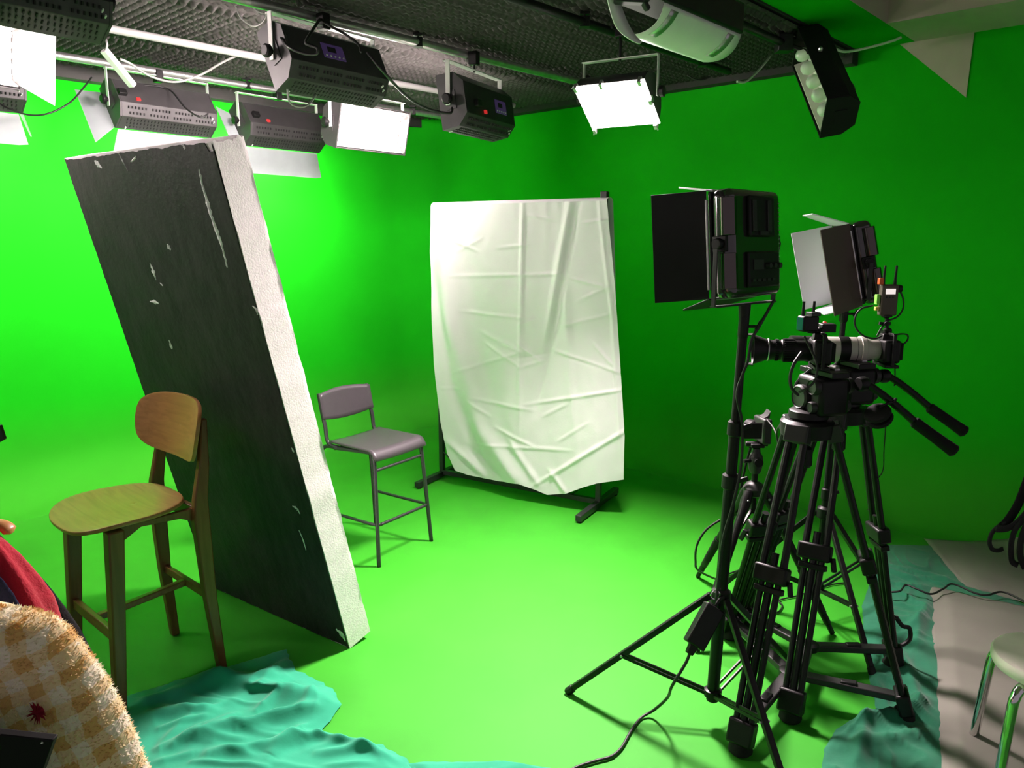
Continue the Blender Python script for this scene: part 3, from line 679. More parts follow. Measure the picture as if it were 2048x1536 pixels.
for s in (-1, 1):
    mb = MB(); mb.prism([(-hd + 0.06, SH - 0.015), (hd - 0.05, SH - 0.015), (hd - 0.05, SH - 0.075), (hd - 0.11, SH - 0.045), (-hd + 0.15, SH - 0.035), (-hd + 0.06, SH - 0.085)], (s * (hw - 0.035), 0, 0), (0, 1, 0), (0, 0, 1), (1, 0, 0), -0.011, 0.011)
    mb.build('seat_rail', m_wood_leg, T, bevel=0.003)
rail((-hw + 0.05, hd - 0.04, SH - 0.045), (hw - 0.05, hd - 0.04, SH - 0.045), 0.022, 0.06).build('rear_apron', m_wood_leg, T, bevel=0.003)

# ------------------------------------------------------------------ GREY TUBE BAR CHAIR
T = thing('bar_chair', 'grey plastic bar chair with thin dark tube legs, between foam board and white sheet', 'chair', (-0.79, 4.265, 0), (0, 0, R(56)))
hw, hd, SH = 0.222, 0.225, 0.63; r = 0.0115
for s in (-1, 1):
    MB().tube(crv([(s * hw, -hd, 0), (s * (hw - 0.018), -hd + 0.022, 0.35), (s * (hw - 0.032), -hd + 0.042, 0.60), (s * (hw - 0.034), -hd + 0.062, 0.622), (s * (hw - 0.035), -hd + 0.10, 0.625), (s * (hw - 0.035), hd - 0.10, 0.612)], 6), r, 10).build('front_leg', m_frame, T, smooth=180)
    MB().tube(crv([(s * hw, hd, 0), (s * (hw - 0.016), hd + 0.0, 0.35), (s * (hw - 0.028), hd + 0.004, 0.55), (s * (hw - 0.034), hd - 0.02, 0.602), (s * (hw - 0.035), hd - 0.06, 0.615), (s * (hw - 0.035), hd - 0.12, 0.615)], 6), r, 10).build('rear_leg', m_frame, T, smooth=180)
    MB().tube(crv([(s * (hw - 0.035), hd - 0.13, 0.618), (s * (hw - 0.035), hd - 0.075, 0.622), (s * (hw - 0.035), hd - 0.045, 0.65), (s * (hw - 0.035), hd - 0.035, 0.72), (s * (hw - 0.035), hd - 0.015, 0.80), (s * (hw - 0.036), hd + 0.008, 0.91)], 6), r, 10).build('back_upright', m_frame, T, smooth=180)
MB().tube(crv([(-hw + 0.010, hd, 0.235), (-hw + 0.012, 0.0, 0.232), (-hw + 0.012, -hd + 0.045, 0.230), (-hw + 0.035, -hd + 0.012, 0.230), (-hw + 0.07, -hd + 0.010, 0.230), (hw - 0.07, -hd + 0.010, 0.230), (hw - 0.035, -hd + 0.012, 0.230), (hw - 0.012, -hd + 0.045, 0.230), (hw - 0.012, 0.0, 0.232), (hw - 0.010, hd, 0.235)], 5), 0.009, 8).build('footrest', m_frame, T, smooth=180)
MB().tube([(-hw + 0.03, -hd + 0.035, 0.53), (hw - 0.03, -hd + 0.035, 0.53)], 0.009, 8).build('front_crossbar', m_frame, T, smooth=60)
MB().tube([(-hw + 0.03, hd - 0.11, 0.608), (hw - 0.03, hd - 0.11, 0.608)], 0.009, 8).build('rear_crossbar', m_frame, T, smooth=60)
def chairseat(u, v):
    x = (u - 0.5) * 2 * (hw - 0.012) * (1 - 0.05 * v); y = lerp(-hd + 0.005, hd - 0.075, v)
    z = SH + 0.008 - 0.012 * math.cos(x / hw * 1.2) + 0.01 * v + 0.004
    if v < 0.16: z -= 0.050 * ((0.16 - v) / 0.16) ** 2; y += 0.012 * ((0.16 - v) / 0.16) ** 2
    return Vector((x, y, z))
mb = MB(); mb.grid(18, 26, chairseat); o = mb.build('seat', m_seatgrey, T, smooth=60, solid=0.010); 
def chairback(u, v):
    q = (u - 0.5) * 2; x = q * (hw - 0.024)
    z = lerp(0.745 + 0.022 * q * q, 0.905 + 0.018 * (1 - q * q), v); y = hd - 0.032 + (z - 0.72) * 0.2 + 0.024 * (1 - q * q)
    return Vector((x, y - 0.012 + 0.0, z))
mb = MB(); mb.grid(18, 8, chairback); mb.build('backrest', m_seatgrey, T, smooth=60, solid=0.012)

# ------------------------------------------------------------------ GARMENT RACK AND WHITE SHEET
PL, PR = Vector((-0.525, 5.58, 0)), Vector((0.575, 4.90, 0)); rd = (PR - PL).normalized(); fd = Vector((0.48, 0.877, 0)).normalized()
T = thing('garment_rack', 'black square-tube garment rack holding the white sheet', 'rack', (PL + PR) / 2)
RT = 2.0; w = 0.034
for P in (PL, PR):
    mb = MB(); mb.bar(P + Z * 0.05, P + Z * (RT + (0.03 if P is PR else -0.01)), w, w, up=fd); mb.build('post', m_frame, T, T, bevel=0.002)
    mb = MB(); mb.bar(P - fd * 0.33 + Z * 0.032, P + fd * 0.33 + Z * 0.032, 0.04, 0.04); mb.build('foot', m_frame, T, T, bevel=0.003)
    if P is PR:
        mb = MB(); mb.box(P + Z * (RT + 0.035), (0.045, 0.045, 0.04), M3(rd, fd, Z)); mb.build('post_cap', m_grey, T, T, bevel=0.004)
    for s in (-1, 1):
        mb = MB(); mb.cyl(P + fd * (s * 0.30), P + fd * (s * 0.30) + Z * 0.014, 0.02, n=12); mb.build('glide', m_black, T, T)
mb = MB(); mb.bar(PL + Z * 0.045, PR + Z * 0.045, w, w); mb.build('bottom_bar', m_frame, T, T, bevel=0.002)
mb = MB(); mb.tube([PL + Z * RT, PR + Z * RT], 0.015, 12); mb.build('top_bar', m_frame, T, T)
for P, s in ((PL, 1), (PR, -1)):
    mb = MB(); mb.cyl(P + Z * 0.20 + rd * (s * 0.015), P + Z * 0.06 + rd * (s * 0.20), 0.004, n=6); mb.build('brace_wire', m_frame, T, T)
# sheet: patch between pixel outlines on the vertical plane in front of the rack
pn = Vector((-rd.y, rd.x, 0)); pn = pn if pn.y < 0 else -pn    # towards the camera
pp0 = PL + pn * 0.045
def sp(x, y, off=0.0): return on_plane(x, y, pp0 + pn * off, pn)
left = [(862, 411, 0), (860, 500, 0.01), (863, 620, 0.03), (869, 730, 0.05), (882, 840, 0.06), (896, 905, 0.07), (912, 940, 0.07)]
hem = [(912, 940, 0.07), (935, 950, 0.08), (968, 958, 0.085), (1000, 963, 0.09), (1040, 966, 0.10), (1066, 978, 0.11), (1092, 991, 0.11), (1130, 988, 0.10), (1170, 973, 0.08), (1195, 966, 0.07), (1222, 963, 0.05), (1246, 960, 0.03)]
right = [(1214, 401, 0), (1220, 470, 0.0), (1229, 560, 0.01), (1236, 660, 0.01), (1243, 780, 0.02), (1248, 870, 0.03), (1246, 960, 0.03)]
L3 = [sp(*q) for q in left]; H3 = [sp(*q) for q in hem]; R3 = [sp(*q) for q in right]; T3 = [sp(862, 411), sp(1214, 401)]
creases = [ # pixel segments (x0,y0,x1,y1,width px,height m)
 (1046, 418, 1040, 800, 5, .010), (1148, 430, 1110, 640, 8, -.020), (1110, 640, 1075, 800, 8, -.016), (1138, 430, 1100, 640, 9, .016),
 (880, 440, 900, 640, 14, .020), (900, 640, 960, 860, 16, .024), (960, 860, 1040, 965, 14, .02), (868, 560, 905, 780, 9, -.014), (905, 780, 965, 930, 10, -.016),
 (930, 520, 965, 720, 18, -.012), (965, 720, 1020, 900, 16, -.010),
 (920, 552, 1118, 548, 3, .006), (938, 624, 1040, 636, 3, .006), (970, 668, 1036, 700, 4, .007), (975, 690, 1035, 730, 3, .006), (918, 742, 1036, 706, 3, .006), (1040, 650, 1066, 640, 3, .005),
 (1040, 690, 1075, 720, 3, .006), (1042, 716, 1095, 706, 3, -.005), (1040, 735, 1085, 722, 3, .005), (1120, 705, 1230, 742, 3, .006), (1140, 715, 1210, 736, 3, -.004),
 (1075, 806, 1235, 781, 3, .007), (960, 800, 1050, 818, 3, .006), (1078, 965, 1240, 868, 4, .009), (970, 890, 1118, 900, 3, .006), (1000, 860, 1060, 890, 3, .006),
 (1140, 556, 1215, 575, 3, .006), (1215, 575, 1160, 600, 3, .005), (1130, 650, 1215, 630, 3, .004), (1190, 690, 1225, 730, 3, .005), (900, 455, 925, 430, 4, .007), (905, 480, 950, 500, 3, .006), (920, 500, 960, 478, 3, .005),
 (1000, 495, 1055, 490, 3, .005), (1055, 430, 1110, 440, 3, .004), (1168, 446, 1212, 440, 3, .005), (885, 776, 915, 778, 3, .004), (940, 805, 975, 830, 3, .005), (1090, 830, 1130, 810, 3, .005), (1120, 880, 1170, 850, 3, .004),
 (1200, 420, 1226, 640, 4, .006), (1226, 640, 1240, 900, 4, .006), (900, 885, 960, 945, 6, .012), (940, 900, 1000, 955, 6, -.012), (1020, 880, 1070, 960, 6, .010), (1100, 945, 1130, 985, 5, .009), (1126, 560, 1150, 860, 10, .008)]
def crease_h(x, y):
    h = 0
    for x0, y0, x1, y1, w_, a in creases:
        dx, dy = x1 - x0, y1 - y0; L2 = dx * dx + dy * dy; t = ((x - x0) * dx + (y - y0) * dy) / L2
        if t < -0.25 or t > 1.25: continue
        d = abs((x - x0) * dy - (y - y0) * dx) / math.sqrt(L2)
        if d > 3 * w_: continue
        f = 1 if 0.1 < t < 0.9 else max(0, 1 - (abs(t - 0.5) - 0.4) / 0.35)
        h += a * f * math.exp(-(d / w_) ** 2)
    return h
def proj(p):
    q = p - Vector((0, 0, CAMH)); dz = q.y * CT - q.z * ST; return 1024 + FPX * q.x / dz, 768 - FPX * (q.z * CT + q.y * ST) / dz
def sheetfn(u, v):
    l, r_, t, b = pl(L3, v), pl(R3, v), pl(T3, u), pl(H3, u)
    p = l.lerp(r_, u) + t.lerp(b, v) - (T3[0].lerp(T3[1], u).lerp(H3[0].lerp(H3[-1], u), v))
    x, y = proj(p)
    h = crease_h(x, y) * 1.05 + 0.006 * nz(x * 0.012, y * 0.006, 3) * v + 0.003 * nz(x * 0.05, y * 0.03, 8) + 0.012 * v * math.sin(u * 15 + v * 2)
    if v < 0.03: h += 0.004 * nz(x * 0.06, 2)
    return p + pn * h
mb = MB(); mb.grid(170, 210, sheetfn); sh_ = mb.build('sheet', m_sheet, smooth=180, origin=(PL + PR) / 2 + Z * RT)
tag(sh_, 'crumpled white sheet draped over the garment rack in front of the green wall', 'sheet')
# back half of the sheet: over the bar and hanging behind
T0, T1 = T3
def backdrop(u, v):
    t = T0.lerp(T1, u)
    if v < 0.2:
        a = v / 0.2 * math.pi; c = t - pn * 0.045; return c + pn * (0.045 * math.cos(a)) + Z * (0.022 * math.sin(a))
    k = (v - 0.2) / 0.8
    return t - pn * (0.09 + 0.02 * k * math.sin(u * 14)) - Z * (k * lerp(1.05, 1.78, u)) + rd * (0.10 * k * u - 0.0)
mb = MB(); mb.grid(60, 40, backdrop); mb.build('rear_drop', m_sheet, sh_, smooth=180, origin=None).matrix_parent_inverse = Matrix.Translation(-sh_.location)

# ------------------------------------------------------------------ PAPER AND CLOTH ON THE FLOOR
def floor_patch(name, label, cat, la, lb, m, hfn, nu=60, nv=60, z0=0.004, z1=0.004, thick=0.0):
    A3 = [on_z(x, y, z0) for x, y in la]; B3 = [on_z(x, y, z1) for x, y in lb]
    def fn(u, v):
        p = pl(A3, v).lerp(pl(B3, v), u); ed = min(u, 1 - u, v, 1 - v)
        p = p.copy(); jig = 0.008 * nz(p.x * 25, p.y * 25, 4) * (1 if ed < 0.02 else 0)
        p.z = 0.005 + hfn(p, u, v) * min(1, ed * 9) + (cove_z(p) * max(0, 1 - ed * 9) if name == 'paper_sheet' else 0) + 0.002; p.x += jig; p.y += jig; return p
    mb = MB(); mb.grid(nu, nv, fn); c = sum(A3 + B3, Vector()) / len(A3 + B3); c.z = 0
    o = mb.build(name, m, smooth=180, origin=c, solid=thick); return tag(o, label, cat)
def ridged(p, f, sd, ang=0.0):
    c, s = math.cos(ang), math.sin(ang); x = p.x * c + p.y * s; y = -p.x * s + p.y * c
    w_ = 0.35 * nz(p.x * 3, p.y * 3, sd + 5)
    n = 1 - abs(nz((x + w_) * f, (y + w_) * f * 0.35, sd)) * 2.2
    return max(0, n) ** 2
def seg_fold(p, segs):
    h = 0
    for (a, b, w_, hh) in segs:
        d = b - a; t = max(0, min(1, (p - a).dot(d) / d.length_squared)); q = (p.xy - (a + d * t).xy).length
        h += hh * math.exp(-(q / w_) ** 2) * (0.35 + 0.65 * math.sin(math.pi * min(1, max(0.02, t))) ** 0.5)
    return h
g = lambda x0, y0, x1, y1, w_, h: (on_z(x0, y0), on_z(x1, y1), w_, h)
tealsegs = [g(250, 1425, 450, 1380, .035, .035), (on_z(330, 1385), on_z(560, 1365), .04, .045), g(400, 1370, 600, 1400, .03, .03), g(560, 1400, 665, 1415, .05, .05), g(400, 1480, 640, 1430, .03, .04), g(420, 1520, 600, 1490, .025, .03), g(600, 1470, 540, 1520, .03, .03), g(590, 1310, 520, 1390, .02, .02), g(640, 1480, 800, 1530, .02, .03), g(300, 1440, 420, 1436, .03, .03), g(660, 1390, 672, 1440, .03, .035), g(350, 1500, 470, 1440, .02, .02)]
rt = random.Random(11)
for i in range(34):
    x, y = rt.uniform(290, 650), rt.uniform(1365, 1540); a = R(rt.gauss(-18, 22)); l = rt.uniform(60, 170)
    tealsegs.append(g(x, y, x + l * math.cos(a), y + l * math.sin(a) * 0.7, rt.uniform(.010, .020), rt.uniform(.007, .018)))
floor_patch('green_cloth', 'crumpled teal cloth on the floor below the wooden stool, bottom left', 'cloth',
            [(245, 1395), (258, 1450), (280, 1540), (300, 1640)], [(452, 1336), (572, 1300), (592, 1340), (668, 1380), (680, 1412), (664, 1440), (642, 1462), (700, 1478), (762, 1492), (810, 1516), (860, 1560), (900, 1640)], m_teal,
            lambda p, u, v: seg_fold(p, tealsegs) * 0.85 + 0.018 * (0.5 + nz(p.x * 4, p.y * 4, 2)) + 0.006 * nz(p.x * 13, p.y * 13, 5) + 0.004, 150, 160)
floor_patch('pale_cloth', 'thin strip of pale teal cloth at the bottom edge, right of the crumpled teal cloth', 'cloth',
            [(815, 1527), (830, 1560), (850, 1640)], [(1000, 1524), (1090, 1536), (1180, 1560), (1240, 1640)], m_teal, lambda p, u, v: 0.012 * ridged(p, 5, 3.0) + 0.003, 40, 40)
def proj_edge(p):                                    # how far left of the paper edges (picture of the plan only)
    q = on_z(1866, 1172); d1 = (on_z(1884, 1560) - q); n1 = Vector((-d1.y, d1.x, 0)).normalized()
    a = on_z(1848, 1078); d2 = on_z(1925, 1172) - a; n2 = Vector((-d2.y, d2.x, 0)).normalized()
    if n1.x > 0: n1 = -n1
    if n2.x > 0: n2 = -n2
    return (p - q).dot(n1) * 700 if p.y < q.y else max((p - a).dot(n2) * 700, 20)
rsegs = [g(1690, 1450, 1800, 1440, .03, .03), g(1700, 1500, 1860, 1470, .03, .035), g(1730, 1445, 1715, 1530, .025, .035), g(1660, 1470, 1640, 1530, .02, .02), g(1860, 1200, 1830, 1290, .03, .035), g(1850, 1230, 1780, 1300, .02, .02), g(1745, 1350, 1770, 1430, .02, .025), g(1800, 1310, 1840, 1420, .025, .025), g(1790, 1140, 1900, 1165, .03, .02), g(1740, 1230, 1780, 1170, .02, .015), g(1790, 1445, 1860, 1400, .03, .035)]
floor_patch('dark_green_cloth', 'rumpled dark teal cloth under the tripods, beside the grey paper', 'cloth',
            [(1768, 1090), (1745, 1150), (1724, 1212), (1728, 1290), (1740, 1370), (1758, 1440), (1700, 1442), (1672, 1460), (1648, 1500), (1640, 1560), (1636, 1640)],
            [(1860, 1092), (1935, 1170), (2000, 1190), (2080, 1222), (2080, 1290), (1990, 1330), (1930, 1400), (1930, 1480), (1930, 1560), (1930, 1640)], m_teal2,
            lambda p, u, v: (seg_fold(p, rsegs) * 0.8 + 0.016 * ridged(p, 4, 12.0, 1.1) + 0.009 * ridged(p, 11, 17.0, 0.3)) * (0.12 + 0.88 * max(0, min(1, (proj_edge(p) + 10) / 60))), 130, 170)
def cove_z(p):                                       # height of the floor where it turns up the wall
    d = (p - Vector((CX, CY, 0))).dot(AX) - WS
    return 0.0 if d >= RV else RV - math.sqrt(max(0.0, RV * RV - (RV - max(d, 0.0)) ** 2))
floor_patch('paper_sheet', 'grey paper sheet on the floor against the back wall, under the backpack', 'paper', [(1848, 1078), (1882, 1120), (1925, 1172)], [(2250, 1112), (2250, 1184), (2250, 1262)], m_paper,
            lambda p, u, v: cove_z(p) + 0.020 + 0.006 * nz(p.x * 4, p.y * 4, 1), 30, 20, thick=0.002)
floor_patch('paper_sheet', 'large grey paper sheet on the floor under the white round stool', 'paper', [(1858, 1172), (1862, 1240), (1870, 1350), (1876, 1440), (1882, 1560), (1886, 1680)], [(2250, 1258), (2250, 1350), (2250, 1440), (2250, 1520), (2250, 1600), (2250, 1680)], m_paper,
            lambda p, u, v: 0.030 + 0.010 * nz(p.x * 3.5, p.y * 3.5, 6) + 0.006 * ridged(p, 2.0, 3.3, 0.8), 50, 60, thick=0.002)
# ------------------------------------------------------------------ LIGHT STANDS
def light_stand(label, base, top, feet, collar, low, r=(0.017, 0.015, 0.012), zs=(0.62, 1.0), ring=False):
    base, top = Vector(base), Vector(top); ax = (top - base).normalized()
    def at(z): return base + (top - base) * ((z - base.z) / (top.z - base.z))
    T = thing('light_stand', label, 'stand', (base.x, base.y, 0))
    col_ = MB().tube([at(low - 0.03), at(zs[0])], r[0], 14).build('lower_column', m_blackmet, T, T)
    MB().tube([at(zs[0] - 0.02), at(zs[1])], r[1], 14).build('middle_column', m_blackmet, T, T)
    MB().tube([at(zs[1] - 0.02), top], r[2], 14).build('upper_column', m_blackmet, T, T)
    for z, rr in ((zs[0], r[0]), (zs[1], r[1])):
        mb = MB(); mb.lathe([(rr * 1.05, -0.03), (rr * 1.35, -0.025), (rr * 1.35, 0.02), (rr * 1.05, 0.026)], at(z), ax, 14); k = mb.build('locking_collar', m_black, T, T)
        mb = MB(); q = at(z); mb.bar(q + Vector((rr, -0.005, 0)), q + Vector((rr + 0.035, -0.012, 0.012)), 0.012, 0.016); mb.build('locking_lever', m_black, k, T, bevel=0.003)
    mb = MB(); mb.lathe([(0.02, -0.03), (0.034, -0.024), (0.034, 0.02), (0.02, 0.03)], at(collar), ax, 14)
    hub = mb.build('leg_hub', m_black, T, T)
    mb = MB(); mb.lathe([(0.02, -0.016), (0.032, -0.012), (0.032, 0.012), (0.02, 0.016)], at(low), ax, 14); mb.build('brace_hub', m_blackmet, T, T)
    for f in feet:
        f = Vector(f); d = Vector((f.x - base.x, f.y - base.y, 0)).normalized()
        p0 = at(collar) + d * 0.034; p1 = f + Z * 0.010; sd = Z.cross(d)
        mb = MB(); mb.bar(p0, p1, 0.022, 0.022); leg = mb.build('leg', m_blackmet, T, T, bevel=0.003)
        mb = MB(); mb.lathe([(0.013, -0.005), (0.016, 0.0), (0.016, 0.028), (0.013, 0.032)], f + Z * 0.008, (p0 - p1), 10); mb.build('foot_cap', m_black, leg, T)
        mid = p0.lerp(p1, 0.60); b0 = at(low) + d * 0.028
        for s in (-1, 1):
            mb = MB(); mb.bar(b0 + sd * (s * 0.012), mid + sd * (s * 0.012), 0.005, 0.012); mb.build('brace', m_blackmet, leg, T)
        mb = MB(); mb.cyl(mid - sd * 0.018, mid + sd * 0.018, 0.005, n=8); mb.build('rivet', m_silver, leg, T)
    mb = MB(); mb.lathe([(r[2], -0.10), (0.018, -0.09), (0.018, -0.03), (r[2], -0.02)], top, ax, 12); s_ = mb.build('spigot_sleeve', m_black, T, T)
    mb = MB(); q = at(top.z - 0.06); mb.cyl(q, q + Vector((0.045, -0.01, 0)), 0.005, n=8); mb.bar(q + Vector((0.04, -0.01, -0.012)), q + Vector((0.055, -0.012, 0.02)), 0.006, 0.012); mb.build('wing_screw', m_black, s_, T)
    if ring:
        q = at(collar) + Vector((-0.03, -0.035, 0.02)); mb = MB(); mb.tube([q + Vector((math.cos(t) * 0.016, 0, math.sin(t) * 0.016)) for t in [2 * math.pi * i / 16 for i in range(16)]], 0.003, 6, closed=True); mb.build('key_ring', m_chrome, T, T)
    return T, at
S1b, S1t = Vector((0.738, 2.574, 0.10)), Vector((0.779, 2.574, 1.53))
S1f = [(0.219, 2.755, 0), (0.87, 2.09, 0), (1.17, 2.965, 0)]
_, s1at = light_stand('tall black light stand in front, carrying the larger nearer light panel', S1b, S1t, S1f, 0.50, 0.12, ring=True, zs=(0.93, 1.12), r=(0.022, 0.019, 0.0155))
S2b, S2t = Vector((1.425, 3.36, 0.12)), Vector((1.452, 3.36, 1.50))
S2f = [(1.475, 2.875, 0), (1.00, 3.60, 0), (1.86, 3.62, 0)]
light_stand('thinner black light stand behind the video tripods, under the farther light panel', S2b, S2t, S2f, 0.53, 0.16)

# ------------------------------------------------------------------ LED PANELS
def led_panel(label, pos, pivot, yaw, tilt, door_m, far_m, angs=(22, 24, 18, 20), bot=None):
    T = thing('video_light', label, 'lamp', pivot, (0, 0, yaw))       # local +y = light direction
    c = T.matrix_basis.inverted() @ Vector(pos)
    M = Matrix.Translation(c) @ Matrix.Rotation(R(-tilt), 4, 'X')
    Wd, H, D = 0.31, 0.345, 0.075
    def put(mb, name, m, parent=None, **kw): mb.xf(M); return mb.build(name, m, parent or T, **kw)
    mb = MB(); mb.box((0, 0, 0), (Wd, D, H)); o = put(mb, 'housing', m_gloss, smooth=60); md = o.modifiers.new('bevel', 'BEVEL'); md.width = 0.026; md.segments = 5
    mb = MB(); mb.box((0, D / 2 + 0.004, 0), (Wd - 0.01, 0.012, H - 0.01)); put(mb, 'front_frame', m_black, bevel=0.003)
    mb = MB(); mb.box((0, D / 2 + 0.011, 0), (Wd - 0.04, 0.004, H - 0.04)); put(mb, 'diffuser', m_white)
    for s in (-1, 1):
        mb = MB(); mb.box((s * (Wd / 2 + 0.004), 0.0, 0.0), (0.014, 0.05, 0.05)); mb.cyl((s * Wd / 2, 0, 0), (s * (Wd / 2 + 0.03), 0, 0), 0.018, n=14); put(mb, 'tilt_knob', m_black, bevel=0.003)
        for z0, z1 in ((0.025, H / 2 - 0.03), (-H / 2 + 0.03, -0.03)):
            mb = MB(); ng = 68; mb.tube([(s * (Wd / 2 - 0.010), -0.020, lerp(z0, z1, g_ / ng)) for g_ in range(ng + 1)], [0.0265 + 0.0014 * (g_ % 2) for g_ in range(ng + 1)], 28); s < 0 and put(mb, 'side_handle', m_satin, smooth=180)
    mb = MB(); mb.box((0.01, -D / 2 - 0.006, 0.085), (0.15, 0.016, 0.13)); bpz = put(mb, 'battery_plate', m_black, bevel=0.006)
    for x in (-0.045, 0.045):
        mb = MB(); mb.box((x, -D / 2 - 0.016, 0.085), (0.022, 0.008, 0.10)); put(mb, 'slot_rail', m_grey, bpz, bevel=0.002)
    mb = MB(); mb.box((0.01, -D / 2 - 0.016, 0.03), (0.05, 0.006, 0.012)); put(mb, 'release_tab', m_grey, bpz)
    mb = MB(); mb.box((0.02, -D / 2 - 0.005, -0.085), (0.19, 0.014, 0.115)); cb = put(mb, 'control_box', m_black, bevel=0.006)
    mb = MB(); mb.box((-0.02, -D / 2 - 0.013, -0.07), (0.06, 0.004, 0.032)); put(mb, 'screen', m_grey, cb)
    for i in range(3):
        x = 0.035 + 0.032 * i; mb = MB(); mb.cyl((x, -D / 2 - 0.011, -0.075), (x, -D / 2 - 0.026, -0.075), 0.011, 0.009, n=12); put(mb, 'dial', m_grey, cb)
    for i in range(5):
        x = -0.05 + 0.03 * i; mb = MB(); mb.box((x, -D / 2 - 0.013, -0.12), (0.018, 0.005, 0.008)); put(mb, 'button', m_grey, cb)
    for i in range(14):
        mb = MB(); z = lerp(0.13, -0.06, i / 13); mb.lathe([(0.0025, 0), (0.0018, 0.002)], (Wd / 2 - 0.022, -D / 2 - 0.0005, z), (0, -1, 0), 6); put(mb, 'vent_screw', m_silver)
    ln, th = 0.18, 0.0025
    X, Y, Zv = Vector((1, 0, 0)), Vector((0, 1, 0)), Vector((0, 0, 1))
    for side, ang, m in (('left', angs[0], door_m), ('right', angs[1], far_m), ('top', angs[2], far_m), ('bottom', angs[3], bot or door_m)):
        c_, s_ = math.cos(R(ang)), math.sin(R(ang)); mb = MB(); y0 = D / 2 + 0.012
        if side in ('left', 'right'):
            g = -1 if side == 'left' else 1
            mb.prism([(-H / 2, 0), (H / 2, 0), (H / 2 + 0.004, ln), (-H / 2 - 0.004, ln)], (g * Wd / 2, y0, 0), Zv, Vector((g * s_, c_, 0)), Vector((c_, -g * s_, 0)), -th, th); h0, h1 = (g * Wd / 2, y0, -H / 2 + 0.03), (g * Wd / 2, y0, H / 2 - 0.03)
        else:
            g = -1 if side == 'bottom' else 1
            mb.prism([(-Wd / 2, 0), (Wd / 2, 0), (Wd / 2 - 0.05, ln * 0.8), (-Wd / 2 + 0.05, ln * 0.8)], (0, y0, g * H / 2), X, Vector((0, c_, g * s_)), Vector((0, -g * s_, c_)), -th, th); h0, h1 = (-Wd / 2 + 0.03, y0, g * H / 2), (Wd / 2 - 0.03, y0, g * H / 2)
        d = put(mb, 'barn_door', m, bevel=0.001)
        mb = MB(); mb.tube([h0, h1], 0.005, 8); put(mb, 'hinge', m_silver, d)
    # U bracket (upright, not tilted with the head)
    x = Wd / 2 + 0.028; zb = 0.015
    mb = MB(); mb.box((0, c.y, zb), (2 * x, 0.028, 0.006)); mb.bar((-x, c.y, zb), (-x, c.y, c.z), 0.006, 0.016); mb.bar((x, c.y, zb), (x, c.y, c.z), 0.006, 0.016); mb.build('bracket', m_grey, T, bevel=0.002)
    mb = MB(); mb.lathe([(0.018, -0.03), (0.02, 0.0), (0.02, 0.014)], (0, c.y * 0.5, 0), (0, 0, 1), 12); mb.build('spigot', m_black, T)
    return T
led_panel('large black light panel seen from behind, black barn door opened left, in front', (0.776, 2.575, 1.742), S1t, R(42), 5, m_barnblack, m_silverflap, (21, 24, 12, 14))
led_panel('light panel with silver and dark satin barn doors, behind the white camera lens', (1.50, 3.37, 1.665), S2t, R(80), 13, m_barnbrown, m_silverflap, (40, -4, 30, 5), m_silverflap)

# power brick hanging from the front stand and its cord
c = at_y(1408, 1252, 2.50); d = (at_y(1385, 1296, 2.47) - at_y(1432, 1210, 2.53)).normalized()
T = thing('power_adapter', 'black power adapter box hanging from the front light stand', 'adapter', c)
x = Vector((0, -1, 0)); x = (x - d * x.dot(d)).normalized(); y = d.cross(x)
mb = MB(); mb.box(c, (0.04, 0.075, 0.155), M3(x, y, d)); mb.build('case', m_black, T, T, bevel=0.006)
mb = MB(); mb.box(c + d * 0.092, (0.026, 0.032, 0.036), M3(x, y, d), taper=0.8); mb.build('plug', m_black, T, T, bevel=0.004)
mb = MB(); mb.tube(crv([c - d * 0.075, c - d * 0.10 + Vector((0.01, 0, 0.01)), s1at(0.51) + Vector((0.0, -0.035, 0))], 5), 0.006, 6); mb.build('hanging_strap', m_strap, T, T)
cord = [c + d * 0.10, at_y(1372, 1325, 2.46)]
cord += [on_z(1344, 1372, 0.22), on_z(1335, 1395, 0.12), on_z(1308, 1420, 0.03), on_z(1283, 1435, 0.008), on_z(1262, 1462, 0.008), on_z(1243, 1495, 0.008), on_z(1222, 1513, 0.008), on_z(1190, 1522, 0.008), on_z(1150, 1536, 0.008), on_z(1090, 1570, 0.008)]
cable('black cord running over the green floor from the power adapter', cord, 0.0055, m_cable)
cable('black cord from the nearer light panel down its stand column', [at_y(1548, 600, 2.56), at_y(1520, 650, 2.55), at_y(1503, 680, 2.545), at_y(1496, 720, 2.545), at_y(1484, 752, 2.545), at_y(1474, 790, 2.54), at_y(1484, 850, 2.545), at_y(1482, 930, 2.54), at_y(1468, 1000, 2.53), at_y(1446, 1080, 2.53), at_y(1438, 1150, 2.53), at_y(1432, 1200, 2.52)], 0.005, m_cable)
cable('black cord looping left of the small camera tripod', [at_y(1440, 1040, 3.2), at_y(1412, 1060, 3.2), at_y(1394, 1090, 3.2), at_y(1391, 1122, 3.2), at_y(1398, 1142, 3.25), on_z(1440, 1160, 0.01), on_z(1452, 1150, 0.01), on_z(1480, 1140, 0.01)], 0.005, m_cable)
cable('black cord lying across the dark teal cloth to the grey paper', [on_z(1778, 1184, 0.05), on_z(1800, 1182, 0.06), on_z(1812, 1170, 0.06), on_z(1834, 1178, 0.06), on_z(1862, 1188, 0.05), on_z(1886, 1178, 0.05), on_z(1906, 1168, 0.05), on_z(1950, 1186, 0.04), on_z(1975, 1190, 0.04), on_z(2005, 1184, 0.04), on_z(2048, 1202, 0.04), on_z(2120, 1240, 0.04)], 0.005, m_cable)
